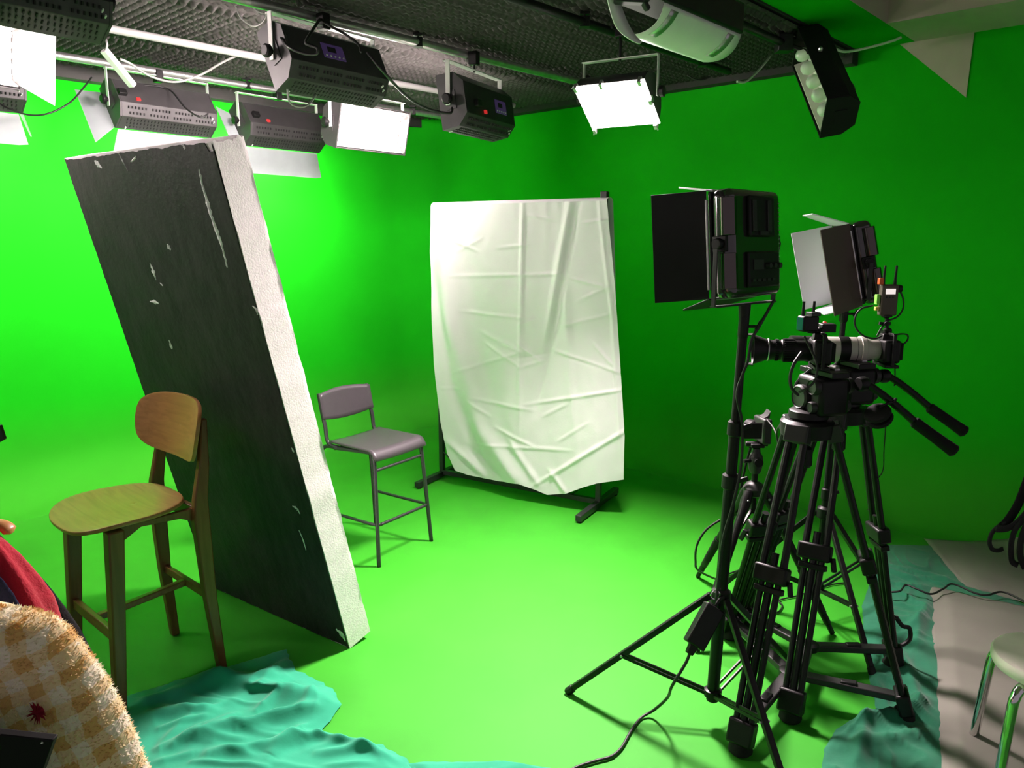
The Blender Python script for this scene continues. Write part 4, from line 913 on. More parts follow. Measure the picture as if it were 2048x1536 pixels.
cable('thin black wires trailing on the green floor behind the tripods', [on_z(1498, 1212, 0.008), on_z(1520, 1222, 0.008), on_z(1552, 1226, 0.008), on_z(1565, 1212, 0.008), on_z(1560, 1200, 0.008), on_z(1600, 1190, 0.008), on_z(1660, 1170, 0.008), on_z(1700, 1165, 0.008)], 0.004, m_cable)

# ------------------------------------------------------------------ VIDEO TRIPODS
def video_tripod(label, ctr, zb, feet, mid=0.47, spread_z=0.09, cn=0.090, loop=False):
    ctr = Vector((ctr[0], ctr[1], zb)); T = thing('video_tripod', label, 'tripod', (ctr.x, ctr.y, 0))
    mb = MB(); mb.lathe([(0.062, -0.048), (0.092, -0.038), (0.096, 0.012), (0.082, 0.022), (0.05, 0.022)], ctr, (0, 0, 1), 20); crown = mb.build('crown', m_black, T, T)
    mb = MB(); mb.lathe([(0.018, -0.16), (0.026, -0.15), (0.024, -0.09), (0.012, -0.08), (0.012, -0.04)], ctr, (0, 0, 1), 14); mb.build('bowl_clamp', m_black, T, T)
    sc = Vector((ctr.x, ctr.y, spread_z + 0.015)); fc = sum((Vector(f) for f in feet), Vector()) / 3; sc.x, sc.y = fc.x, fc.y
    for f in feet:
        f = Vector(f); d = Vector((f.x - ctr.x, f.y - ctr.y, 0)).normalized(); sd = Z.cross(d)
        top = ctr + d * cn - Z * 0.02; ft = f + Z * 0.065; m_ = top.lerp(ft, mid); dn = (ft - top).normalized(); n_ = dn.cross(sd)
        mb = MB(); mb.box(top, (0.055, 0.085, 0.065), M3(n_, sd, dn)); leg = mb.build('leg', m_grey, T, T, bevel=0.006)
        for s in (-1, 1):
            mb = MB(); mb.tube([top + sd * (s * 0.026), m_ + sd * (s * 0.038)], 0.0130, 10); mb.build('upper_tube', m_blackmet, leg, T)
        mb = MB(); mb.tube([top.lerp(ft, 0.40), ft], 0.0140, 10); mb.build('centre_tube', m_blackmet, leg, T)
        mb = MB(); mb.box(m_, (0.052, 0.120, 0.062), M3(n_, sd, dn)); k = mb.build('mid_clamp', m_black, leg, T, bevel=0.008)
        mb = MB(); mb.box(m_ + dn * 0.055, (0.036, 0.10, 0.022), M3(n_, sd, dn)); mb.build('clamp_band', m_black, leg, T, bevel=0.004)
        mb = MB(); q = m_ + sd * 0.066 - n_ * 0.0; mb.bar(q + dn * 0.01, q + dn * 0.06 + sd * 0.012, 0.016, 0.02); mb.build('clamp_lever', m_black, leg, T, bevel=0.004)
        for s in (-1, 1):
            mb = MB(); mb.tube([m_ + sd * (s * 0.030), ft + sd * (s * 0.027)], 0.0115, 10); mb.build('lower_tube', m_blackmet, leg, T)
        mb = MB(); mb.box(ft - dn * 0.012, (0.050, 0.092, 0.085), M3(n_, sd, dn)); mb.build('foot_block', m_black, leg, T, bevel=0.008)
        mb = MB(); mb.lathe([(0.034, 0.0), (0.042, 0.008), (0.040, 0.030), (0.026, 0.05)], f + Z * 0.002, (0, 0, 1), 14); mb.build('rubber_foot', m_blackm, leg, T)
        mb = MB(); mb.bar(sc + d * 0.02, f + Z * (spread_z - 0.0) - d * 0.03, 0.044, 0.026); a = mb.build('spreader_arm', m_grey, T, T, bevel=0.004)
        mb = MB(); q = sc.lerp(f + Z * spread_z, 0.52); mb.box(q + Z * 0.006, (0.06, 0.03, 0.030), M3(d, sd, Z)); mb.build('arm_lock', m_black, a, T, bevel=0.005)
    mb = MB(); mb.lathe([(0.03, -0.014), (0.04, -0.01), (0.04, 0.014), (0.03, 0.018)], sc, (0, 0, 1), 16); mb.build('spreader_hub', m_black, T, T)
    if not loop: return T, ctr
    f = Vector(feet[1]); q = f.lerp(ctr, 0.15) + Vector((0.055, -0.01, 0.0)); q.z = 0.17
    mb = MB(); mb.tube(crv([q + Vector((-0.02, 0, 0.07)), q + Vector((0.01, 0, 0.03)), q + Vector((0.04, 0, 0.02)), q + Vector((0.045, 0, -0.03)), q + Vector((0.005, 0, -0.06)), q + Vector((-0.035, 0, -0.05)), q + Vector((-0.035, 0, 0.05)), q + Vector((-0.02, 0, 0.07))], 4), 0.009, 8); mb.build('carry_loop', m_black, T, T)
    return T, ctr
def fluid_head(T, ctr, c, yaw, handles, hscale=1.0):
    """head on the crown; c = body centre; handles: list of (start, end)"""
    X, Y = Vector((math.cos(yaw), math.sin(yaw), 0)), Vector((-math.sin(yaw), math.cos(yaw), 0)); Rm = M3(X, Y, Z)
    mb = MB(); mb.lathe([(0.06, 0.0), (0.070, 0.012), (0.068, 0.035), (0.06, 0.04)], ctr + Z * 0.018, (0, 0, 1), 20); base = mb.build('pan_base', m_black, T, T)
    mb = MB(); mb.box(c - Z * 0.008, (0.120, 0.150, 0.140), Rm); body = mb.build('head_body', m_black, T, T, bevel=0.016)
    for s in (-1, 1):
        for (yy, zz, r) in ((0.03, -0.020, 0.046), (-0.045, 0.030, 0.030), (-0.04, -0.045, 0.022)):
            mb = MB(); q = c + X * (s * 0.058) + Y * yy + Z * zz; mb.lathe([(r, 0), (r, 0.016), (r * 0.86, 0.022), (r * 0.8, 0.018), (r * 0.3, 0.018)], q, X * s, 20); mb.build('drag_dial', m_grey, body, T)
    mb = MB(); mb.box(c + Z * 0.075, (0.07, 0.19, 0.020), Rm); mb.build('slide_plate', m_black, T, T, bevel=0.003)
    mb = MB(); mb.box(c + Z * 0.088 + X * 0.02, (0.02, 0.09, 0.006), Rm); mb.build('plate_lock', m_silver, T, T)
    mb = MB(); mb.tube(crv([c + X * -0.03 + Z * 0.08 + Y * 0.03, c + X * -0.06 + Z * 0.02 + Y * 0.07, c + X * -0.05 - Z * 0.04 + Y * 0.08], 4), 0.008, 8); mb.build('tilt_lever', m_black, T, T)
    for a, b in handles:
        a, b = Vector(a), Vector(b); dd = (b - a).normalized(); L = (b - a).length
        mb = MB(); mb.lathe([(0.022, -0.018), (0.026, -0.01), (0.026, 0.01), (0.022, 0.018)], a, X, 14); ros = mb.build('rosette', m_black, T, T)
        mb = MB(); mb.tube(crv([a, a + dd * 0.03 + Z * 0.012, a.lerp(b, 0.3) + Z * 0.012, a.lerp(b, 0.6)], 4), 0.0135, 10); mb.build('pan_handle', m_blackmet, T, T)
        mb = MB(); mb.lathe([(0.014, 0), (0.020, 0.006), (0.0195, L * 0.2), (0.022, L * 0.40), (0.023, L * 0.43), (0.014, L * 0.45)], a.lerp(b, 0.55), dd, 14); mb.build('rubber_grip', m_blackm, T, T)
V1, V1c = video_tripod('front video tripod with ground spreader, carrying the black-lens camera', (1.076, 2.725), 1.095, [(0.795, 2.40, 0), (1.453, 2.585, 0), (0.98, 3.19, 0)])
V2, V2c = video_tripod('second video tripod just behind, carrying the white-lens camera', (1.285, 2.93), 1.10, [(1.034, 2.585, 0), (1.58, 2.93, 0), (1.06, 3.26, 0)], loop=True)
h1 = at_y(1645, 785, 2.725); h2 = at_y(1700, 788, 2.93)
fluid_head(V1, V1c, Vector((h1.x, 2.725, 1.215)), R(14), [(at_y(1725, 768, 2.66), at_y(1912, 905, 2.52))])
fluid_head(V2, V2c, Vector((h2.x, 2.93, 1.215)), R(10), [(at_y(1768, 752, 2.90), at_y(1932, 866, 2.78))])

# headphones hanging on the front pan handle
c = at_y(1757, 832, 2.60)
T = thing('headphones', 'black round padded headphones hanging from the pan handle', 'headphones', c)
ax = Vector((0.50, 0.35, -0.78)).normalized()
for s in (-1, 1):
    mb = MB(); mb.lathe([(0.024, 0.0), (0.042, 0.003), (0.046, 0.010), (0.042, 0.018), (0.022, 0.022)], c + ax * (s * 0.003), ax * s, 20); k = mb.build('ear_cup', m_blackm, T, T)
    mb = MB(); mb.lathe([(0.030, 0.0), (0.036, 0.004), (0.030, 0.008)], c + ax * (s * 0.014), ax * s, 20); mb.build('ear_pad', m_grey, k, T)
hp = at_y(1785, 805, 2.605)
mb = MB(); mb.tube(crv([c + Vector((0.0, 0, 0.03)), c + Vector((0.03, 0, 0.045)), hp, hp + Vector((0.012, 0, 0.015))], 4), 0.005, 8); mb.build('headband', m_black, T, T)

# ------------------------------------------------------------------ CAMERAS
def camera(label, c, fwd, kind):
    T = thing('video_camera', label, 'camera', c)
    Y = Vector(fwd).normalized(); X = Y.cross(Z).normalized(); Zc = X.cross(Y); Rm = M3(X, Y, Zc)
    P = lambda x, y, z: c + X * x + Y * y + Zc * z
    mb = MB(); mb.box(P(0, -0.01, 0), (0.125, 0.062, 0.088), Rm); body = mb.build('body', m_black, T, T, bevel=0.010)
    mb = MB(); mb.box(P(0.045, 0.022, -0.006), (0.036, 0.035, 0.078), Rm); mb.build('grip', m_blackm, T, T, bevel=0.012)
    mb = MB(); mb.box(P(0, -0.006, 0.052), (0.055, 0.052, 0.026), Rm, taper=0.75); mb.build('viewfinder_hump', m_black, T, T, bevel=0.004)
    mb = MB(); mb.box(P(0, -0.047, 0), (0.095, 0.014, 0.066), Rm); mb.build('rear_screen', m_blackm, T, T, bevel=0.003)
    mb = MB()
    for s in (-1, 1): mb.bar(P(s * 0.07, -0.01, -0.055), P(s * 0.07, -0.01, 0.065), 0.010, 0.012, up=Y)
    mb.bar(P(-0.07, -0.01, 0.065), P(0.07, -0.01, 0.065), 0.012, 0.010); mb.bar(P(-0.07, -0.01, -0.055), P(0.07, -0.01, -0.055), 0.05, 0.012); mb.build('cage', m_black, T, T, bevel=0.002)
    for i in range(3):
        mb = MB(); mb.cyl(P(0.03 + 0.014 * i, -0.006, 0.044), P(0.03 + 0.014 * i, -0.006, 0.054), 0.006, n=10); mb.build('dial', m_grey, body, T)
    l0 = P(0, 0.02, 0)
    if kind == 'black':
        lens = MB().lathe([(0.032, 0), (0.036, 0.006), (0.036, 0.05), (0.039, 0.055), (0.039, 0.10), (0.036, 0.104), (0.036, 0.128), (0.034, 0.15)], l0, Y, 28).build('lens', m_black, T, T)
        for y, w, r in ((0.06, 0.035, 0.0405), (0.112, 0.012, 0.0375)):
            n = 26; mb = MB()
            for i in range(n):
                a = 2 * math.pi * i / n; q = l0 + (X * math.cos(a) + Zc * math.sin(a)) * r; mb.bar(q + Y * y, q + Y * (y + w), 0.004, 0.003)
            o = mb.build('grip_ribs', m_blackm, lens, T, smooth=0); o['kind'] = 'stuff'
        hood = MB().lathe([(0.036, 0.135), (0.037, 0.15), (0.046, 0.175), (0.055, 0.20), (0.052, 0.20), (0.043, 0.175), (0.034, 0.15)], l0, Y, 28, caps=False).build('lens_hood', m_black, T, T)
        for a in (90, 270):
            q = l0 + (X * math.cos(R(a)) + Zc * math.sin(R(a))) * 0.0535 + Y * 0.198; t = X * -math.sin(R(a)) + Zc * math.cos(R(a)); nn = (X * math.cos(R(a)) + Zc * math.sin(R(a)))
            mb = MB(); mb.prism([(-0.03, 0), (0.03, 0), (0.016, 0.03), (-0.016, 0.03)], q, t, Y, nn, -0.0015, 0.0015); mb.build('hood_petal', m_black, hood, T)
        MB().lathe([(0.033, 0.146), (0.030, 0.152), (0.01, 0.156)], l0, Y, 24).build('front_glass', m_glasscyan, T, T)
        mb = MB(); mb.lathe([(0.0405, 0.145), (0.0405, 0.150)], l0, Y, 24, caps=False); mb.build('trim_ring', m_silver, T, T, solid=0.001)
    else:
        lens = MB().lathe([(0.034, 0), (0.037, 0.004), (0.039, 0.03), (0.046, 0.055), (0.048, 0.06), (0.048, 0.115)], l0, Y, 32).build('lens', m_lenswhite, T, T)
        MB().lathe([(0.049, 0.115), (0.0495, 0.118), (0.0495, 0.150), (0.049, 0.153)], l0, Y, 32).build('zoom_ring', m_black, T, T)
        MB().lathe([(0.048, 0.153), (0.048, 0.20), (0.0475, 0.24)], l0, Y, 32).build('lens_barrel', m_lenswhite, T, T)
        MB().lathe([(0.049, 0.24), (0.049, 0.29), (0.05, 0.295), (0.05, 0.33), (0.042, 0.33)], l0, Y, 32).build('focus_ring', m_black, T, T)
        for y in (0.07, 0.088):
            mb = MB(); mb.lathe([(0.0484, y), (0.0488, y + 0.001), (0.0484, y + 0.002)], l0, Y, 32, caps=False); mb.build('seam_ring', m_grey, lens, T)
        for zz in (0.012, -0.012):
            mb = MB(); mb.box(P(0.047, 0.02 + 0.178, zz), (0.004, 0.012, 0.010), Rm); mb.build('badge', m_yellow if zz < 0 else m_brown, lens, T)
        mb = MB(); mb.lathe([(0.0485, 0.055), (0.053, 0.057), (0.053, 0.072), (0.0485, 0.074)], l0, Y, 32, caps=False); mb.build('mount_collar', m_lenswhite, T, T)
        mb = MB(); mb.bar(P(0, 0.085, -0.048), P(0, 0.105, -0.085), 0.022, 0.024); mb.box(P(0, 0.11, -0.088), (0.028, 0.07, 0.010), Rm); mb.cyl(P(0.035, 0.085, -0.036), P(0.052, 0.085, -0.042), 0.009, n=10); mb.build('mount_foot', m_lenswhite, T, T, bevel=0.003)
    return T, P
c1 = at_y(1634, 702, 2.715); c2 = at_y(1768, 700, 2.93)
C1, P1_ = camera('black camera with black zoom lens and flared hood, on the front tripod', c1, (-0.96, 0.20, 0.0), 'black')
C2, P2_ = camera('camera with long off-white telephoto lens, behind the black-lens camera', c2, (-0.985, 0.10, 0.005), 'white')
mb = MB(); mb.box(Vector((c1.x, c1.y, (c1.z - 0.06 + 1.302) / 2)), (0.05, 0.06, c1.z - 0.06 - 1.300)); mb.build('riser_plate', m_black, C1, C1, bevel=0.003)
mb = MB(); mb.box(Vector((c2.x - 0.11, c2.y + 0.01, 1.300 + 0.006)), (0.12, 0.05, 0.018)); mb.bar(Vector((c2.x - 0.14, c2.y + 0.01, 1.303)), Vector((h2.x, 2.93, 1.303)), 0.04, 0.014); mb.build('lens_plate', m_black, C2, C2, bevel=0.003)

# transmitters
def transmitter(label, c, s, yaw, kind):
    T = thing('wireless_transmitter', label, 'transmitter', c - Z * s[2] * 0.5, (0, 0, yaw))
    zc = s[2] * 0.5
    mb = MB(); mb.box((0, 0, zc), s); mb.build('case', m_brown if kind else m_black, T, bevel=0.006)
    for x in (-0.32, 0.36):
        mb = MB(); h = 0.07 if kind else 0.05
        mb.tube([(x * s[0], 0.005, s[2]), (x * s[0], 0.005, s[2] + h * 0.35), (x * s[0] + 0.002, 0.006, s[2] + h)], [0.0065, 0.005, 0.0045], 8); mb.build('antenna', m_black, T)
    if kind:
        mb = MB(); mb.box((0, -s[1] / 2 - 0.001, s[2] * 0.78), (0.036, 0.003, 0.020)); mb.build('status_screen', m_screen, T)
        for i in range(3):
            mb = MB(); mb.lathe([(0.004, 0), (0.003, 0.002)], (-0.012 + 0.012 * i, -s[1] / 2, s[2] * 0.60), (0, -1, 0), 8); mb.build('button', m_grey, T)
        mb = MB(); mb.box((-s[0] / 2 - 0.004, -0.004, s[2] + 0.012), (0.016, 0.02, 0.024)); mb.build('orange_tag', m_orange, T, bevel=0.002)
        mb = MB(); mb.box((-s[0] / 2 - 0.009, 0, s[2] * 0.52), (0.013, 0.022, 0.038)); mb.build('green_tape', m_lime, T, bevel=0.002)
        mb = MB(); mb.box((-s[0] / 2 - 0.008, 0, s[2] * 0.22), (0.015, 0.016, 0.014)); mb.build('connector', m_yellow, T, bevel=0.002)
        mb = MB(); mb.cyl((s[0] / 2, 0, s[2] * 0.86), (s[0] / 2 + 0.014, 0, s[2] * 0.86), 0.014, n=12); mb.build('side_knob', m_black, T)
    else:
        mb = MB(); mb.box((-s[0] / 2 - 0.001, 0, zc), (0.003, s[1] * 0.8, s[2] * 0.8)); mb.build('side_screen', m_glasscyan, T)
        mb = MB(); mb.box((0.018, 0, s[2] + 0.006), (0.035, 0.04, 0.014)); mb.build('top_block', m_grey, T, bevel=0.002)
    return T
t2 = at_y(1776, 600, 2.93); W2 = transmitter('brown wireless transmitter with two antennas and orange tag, above the white-lens camera', t2, (0.064, 0.030, 0.118), R(0), 1)
mb = MB(); q = t2 - Z * 0.059; hs = P2_(0, -0.006, 0.066); mb.lathe([(0.012, 0), (0.016, 0.006), (0.016, 0.014), (0.008, 0.02)], hs, (0, 0, 1), 12); mb.cyl(hs, q, 0.007, n=10); mb.lathe([(0.013, 0), (0.013, 0.012)], hs.lerp(q, 0.45), (0, 0, 1), 12); mb.lathe([(0.008, -0.01), (0.02, -0.004), (0.02, 0.002)], q, (0, 0, 1), 12); mb.bar(hs.lerp(q, 0.5), hs.lerp(q, 0.5) + Vector((-0.03, 0, 0.004)), 0.008, 0.012); mb.build('ball_mount', m_black, W2, W2)
t1 = at_y(1616, 647, 2.70); W1 = transmitter('small black receiver box with cyan screen, on top of the black-lens camera', t1, (0.060, 0.045, 0.055), R(12), 0)
mb = MB(); q = t1 - Z * 0.027; hs = P1_(0, -0.006, 0.068); mb.cyl(hs, q, 0.007, n=8); mb.lathe([(0.012, 0), (0.014, 0.012), (0.008, 0.018)], hs, (0, 0, 1), 10); mb.build('shoe_mount', m_black, W1, W1)
mb = MB(); mb.box(P1_(0.02, -0.03, 0.082), (0.05, 0.05, 0.03), M3(Vector((1, 0, 0)), Vector((0, 1, 0)), Z)); mb.build('audio_adapter', m_black, C1, C1, bevel=0.003)
mb = MB(); mb.bar(P1_(0.035, -0.015, 0.066), P1_(0.05, -0.03, 0.10), 0.010, 0.014); mb.build('red_tab', m_red, C1, C1, bevel=0.002)
def lc(label, pts, r=0.0035): return cable(label, [at_y(*q) for q in pts], r, m_cable)
lc('thin black lead looping left from the brown transmitter to camera', [(1746, 611, 2.92), (1722, 618, 2.9), (1710, 636, 2.9), (1712, 656, 2.9), (1728, 672, 2.9), (1750, 677, 2.9), (1764, 672, 2.9)])
lc('thin black lead curving right of the brown transmitter down its mount', [(1796, 576, 2.93), (1806, 596, 2.92), (1806, 618, 2.92), (1794, 634, 2.92), (1776, 642, 2.92), (1764, 654, 2.92), (1754, 672, 2.92)])
lc('thin black lead looping behind the white-lens camera body', [(1786, 672, 2.9), (1800, 668, 2.92), (1815, 670, 2.94), (1814, 682, 2.94), (1800, 692, 2.93), (1790, 697, 2.93)], 0.003)
lc('thin black lead hanging straight from the white-lens camera to the pan handle', [(1790, 728, 2.92), (1790, 750, 2.9), (1789, 772, 2.88)], 0.0025)
lc('black lead curling in front of the black-lens camera and fluid head', [(1608, 672, 2.62), (1622, 700, 2.6), (1634, 730, 2.58), (1630, 760, 2.58), (1612, 778, 2.58), (1598, 784, 2.6)], 0.004)
lc('thicker black lead hanging in a loop left of the fluid head', [(1604, 704, 2.62), (1588, 728, 2.6), (1580, 755, 2.6), (1584, 778, 2.6), (1596, 790, 2.62)], 0.006)
lc('thin wire hanging from the pan handle behind the right tripod legs', [(1772, 845, 2.75), (1768, 900, 2.8), (1766, 940, 2.85), (1752, 960, 2.9), (1744, 964, 2.95), (1756, 985, 3.0), (1752, 1005, 3.0), (1735, 1020, 3.0)], 0.002)
lc('black lead from the small camera curving to the front tripod crown', [(1533, 838, 3.3), (1548, 858, 3.2), (1556, 882, 3.1), (1560, 900, 3.0), (1553, 868, 2.95), (1562, 848, 2.85), (1585, 834, 2.75)], 0.004)

# ------------------------------------------------------------------ SMALL CAMERA TRIPOD
sf = [Vector((0.984, 3.82, 0)), Vector((1.45, 3.215, 0)), Vector((0.80, 3.06, 0))]
st_ = Vector((1.06, 3.36, 0)); zt = at_y(1508, 975, 3.36).z; st_.x = at_y(1508, 975, 3.36).x
T = thing('photo_tripod', 'black photo tripod with flared legs and ball head, between the two light stands', 'tripod', (st_.x, st_.y, 0))
sh = Vector((st_.x, st_.y, zt))
mb = MB(); mb.lathe([(0.030, -0.04), (0.046, -0.03), (0.050, 0.0), (0.036, 0.02), (0.020, 0.03)], sh, (0, 0, 1), 14); mb.build('shoulder', m_grey, T, T)
mb = MB(); mb.tube([sh + Z * -0.12, sh + Z * 0.085], 0.014, 12); mb.build('centre_column', m_blackmet, T, T)
mb = MB(); mb.lathe([(0.022, 0.07), (0.028, 0.085), (0.034, 0.12), (0.030, 0.15), (0.020, 0.165), (0.017, 0.185)], sh, (0, 0, 1), 16); bh = mb.build('ball_head', m_grey, T, T)
mb = MB(); mb.cyl(sh + Vector((-0.02, -0.01, 0.13)), sh + Vector((-0.06, -0.02, 0.13)), 0.009, n=10); mb.cyl(sh + Vector((0.0, -0.03, 0.13)), sh + Vector((0.0, -0.05, 0.13)), 0.02, n=14); mb.build('friction_knob', m_black, bh, T)
mb = MB(); mb.box(sh + Z * 0.20, (0.06, 0.05, 0.018)); mb.cyl(sh + Vector((-0.05, 0, 0.205)), sh + Vector((0.05, 0, 0.205)), 0.012, n=10); mb.build('clamp_plate', m_black, T, T, bevel=0.004)
mb = MB(); mb.tube(crv([sh + Vector((-0.03, -0.01, 0.19)), sh + Vector((-0.045, 0, 0.10)), sh + Vector((-0.06, 0, 0.0))], 4), 0.006, 8); mb.build('pan_rod', m_black, T, T)
for f in sf:
    d = Vector((f.x - sh.x, f.y - sh.y, 0)).normalized(); a = sh + d * 0.045 - Z * 0.01; b = f + Z * 0.006
    mb = MB(); mb.tube([a, a.lerp(b, 0.06), a.lerp(b, 0.14), a.lerp(b, 0.55)], [0.020, 0.026, 0.019, 0.017], 12); leg = mb.build('leg', m_blackmet, T, T)
    mb = MB(); mb.tube([a.lerp(b, 0.55), a.lerp(b, 0.58), a.lerp(b, 0.78)], [0.021, 0.021, 0.019], 12); mb.build('twist_lock', m_blackm, leg, T)
    for k0, k1, r in ((0.78, 0.86, 0.018), (0.865, 0.93, 0.016), (0.935, 1.0, 0.012)):
        mb = MB(); mb.lathe([(r * 0.9, 0), (r, 0.004), (r, (b - a).length * (k1 - k0) - 0.004), (r * 0.9, (b - a).length * (k1 - k0))], a.lerp(b, k0), b - a, 12); mb.build('leg_section', m_black, leg, T)
    mb = MB(); mb.bar(sh + Z * -0.10, a.lerp(b, 0.30), 0.010, 0.014); mb.build('strut', m_black, leg, T)
    mb = MB(); q = a.lerp(b, 0.05); mb.lathe([(0.006, 0), (0.005, 0.003)], q + Vector((0, -0.024, 0)), (0, -1, 0), 8); mb.build('hinge_bolt', m_silver, leg, T)
cc = sh + Z * 0.21
T = thing('small_camera', 'small camera with flip-out screen on the photo tripod ball head', 'camera', cc)
mb = MB(); mb.box(cc + Vector((0.022, 0, 0.062)), (0.040, 0.11, 0.115), Matrix.Rotation(R(8), 3, 'Z')); mb.build('body', m_grey, T, T, bevel=0.008)
mb = MB(); mb.prism([(0, 0), (0.03, 0.0), (0.034, 0.035), (0.02, 0.012)], cc + Vector((0.012, 0, 0.118)), (1, 0, 0), (0, 0, 1), (0, 1, 0), -0.03, 0.03); mb.build('viewfinder', m_grey, T, T, bevel=0.003)
mb = MB(); mb.box(cc + Vector((-0.038, -0.05, 0.068)), (0.085, 0.008, 0.072)); mb.build('flip_screen', m_black, T, T, bevel=0.003)
mb = MB(); mb.lathe([(0.03, 0), (0.034, 0.005), (0.034, 0.05), (0.030, 0.055)], cc + Vector((0.0, 0.03, 0.06)), (-0.3, 0.95, 0), 18); mb.build('lens', m_black, T, T)

# ------------------------------------------------------------------ WHITE ROUND STOOL
sc_ = on_plane(2110, 1330, Vector((0, 0, 0.45)), Z)
SR = 0.178; ctrS = Vector((on_z(2004, 1330, 0.435).x + SR, on_z(2004, 1330, 0.435).y + 0.01, 0))
T = thing('round_stool', 'white round-topped stool with bent chrome legs, cut by the right edge', 'stool', ctrS)
mb = MB(); mb.lathe([(0.05, 0.405), (SR - 0.02, 0.405), (SR - 0.006, 0.410), (SR, 0.422), (SR, 0.440), (SR - 0.006, 0.449), (SR - 0.02, 0.452), (0.03, 0.450)], ctrS, (0, 0, 1), 64); mb.build('seat', m_stoolw, T, T)
for i in range(4):
    a = R(180 + 62 + 90 * i) if i else R(200); a = R(205 + 90 * i)
    d = Vector((math.cos(a), math.sin(a), 0))
    mb = MB(); mb.tube(crv([ctrS + d * 0.08 + Z * 0.397, ctrS + d * (SR - 0.045) + Z * 0.397, ctrS + d * (SR - 0.012) + Z * 0.392, ctrS + d * (SR + 0.012) + Z * 0.370, ctrS + d * (SR + 0.025) + Z * 0.31, ctrS + d * (SR + 0.05) + Z * 0.02], 6), 0.0155, 14); leg = mb.build('leg', m_chrome, T, T, smooth=180)
    mb = MB(); mb.lathe([(0.015, 0), (0.017, 0.004), (0.014, 0.03)], ctrS + d * (SR + 0.0513), (0, 0, 1), 12); mb.build('foot_cap', m_black, leg, T)

# ------------------------------------------------------------------ BACKPACK AT THE RIGHT EDGE
bp_ = Vector((3.0, 3.93, 0.02))
T = thing('backpack', 'black backpack with hanging straps on grey paper at the right edge', 'backpack', bp_)
def packfn(u, v):
    t = u * 2 * math.pi; c, s = math.cos(t), math.sin(t); k = math.sin(math.pi * min(1, max(0.0, v * 0.92 + 0.06))) ** 0.35
    x = math.copysign(abs(c) ** 0.6, c) * 0.17 * k * (1 - 0.25 * v); y = math.copysign(abs(s) ** 0.6, s) * 0.12 * k * (1 - 0.15 * v)
    return bp_ + Vector((x + 0.008 * nz(t * 2, v * 6), y + 0.008 * nz(t * 2, v * 6, 3), v * 0.50 + 0.002))
mb = MB(); mb.grid(48, 26, packfn, closed_u=True); n = 48; mb.f += [tuple(range(n - 1, -1, -1)), tuple(25 * n + k for k in range(n))]; mb.build('bag_body', m_strap, T, T, smooth=180)
mb = MB(); mb.grid(16, 12, lambda u, v: bp_ + Vector((lerp(-0.13, 0.13, u), -0.125 - 0.035 * math.sin(math.pi * u) * math.sin(math.pi * v) ** 0.5, lerp(0.06, 0.27, v)))); mb.build('front_pocket', m_blackm, T, T, smooth=180)
def strap(pts, w, nm, m=m_strap, tw=0.0):
    P = crv([at_y(*q) for q in pts], 6); mb = MB(); vs = []
    for i, p in enumerate(P):
        d = (P[min(i + 1, len(P) - 1)] - P[max(i - 1, 0)]).normalized(); s_ = d.cross(Vector((0.15, -1, 0.1))).normalized(); vs += [p - s_ * w / 2, p + s_ * w / 2]
    mb.add(vs, [(2 * i, 2 * i + 1, 2 * i + 3, 2 * i + 2) for i in range(len(P) - 1)]); return mb.build(nm, m, T, T, smooth=180, solid=0.006)
strap([(2062, 940, 3.86), (2044, 990, 3.84), (2030, 1020, 3.82), (2012, 1046, 3.8), (2000, 1056, 3.78)], 0.050, 'shoulder_strap', m_blackm)
strap([(2012, 1046, 3.8), (1996, 1054, 3.78), (1984, 1066, 3.78), (1979, 1084, 3.78), (1984, 1098, 3.80), (1996, 1101, 3.82), (2006, 1097, 3.83)], 0.022, 'webbing_tail')
strap([(2064, 1010, 3.84), (2040, 1040, 3.80), (2016, 1056, 3.78), (1992, 1058, 3.77)], 0.034, 'webbing_tail')
strap([(2046, 1040, 3.80), (2030, 1060, 3.78), (2022, 1090, 3.78), (2024, 1122, 3.80), (2036, 1130, 3.8)], 0.030, 'side_strap')
strap([(2052, 1050, 3.79), (2042, 1080, 3.78), (2040, 1110, 3.78), (2050, 1136, 3.79)], 0.034, 'side_strap')

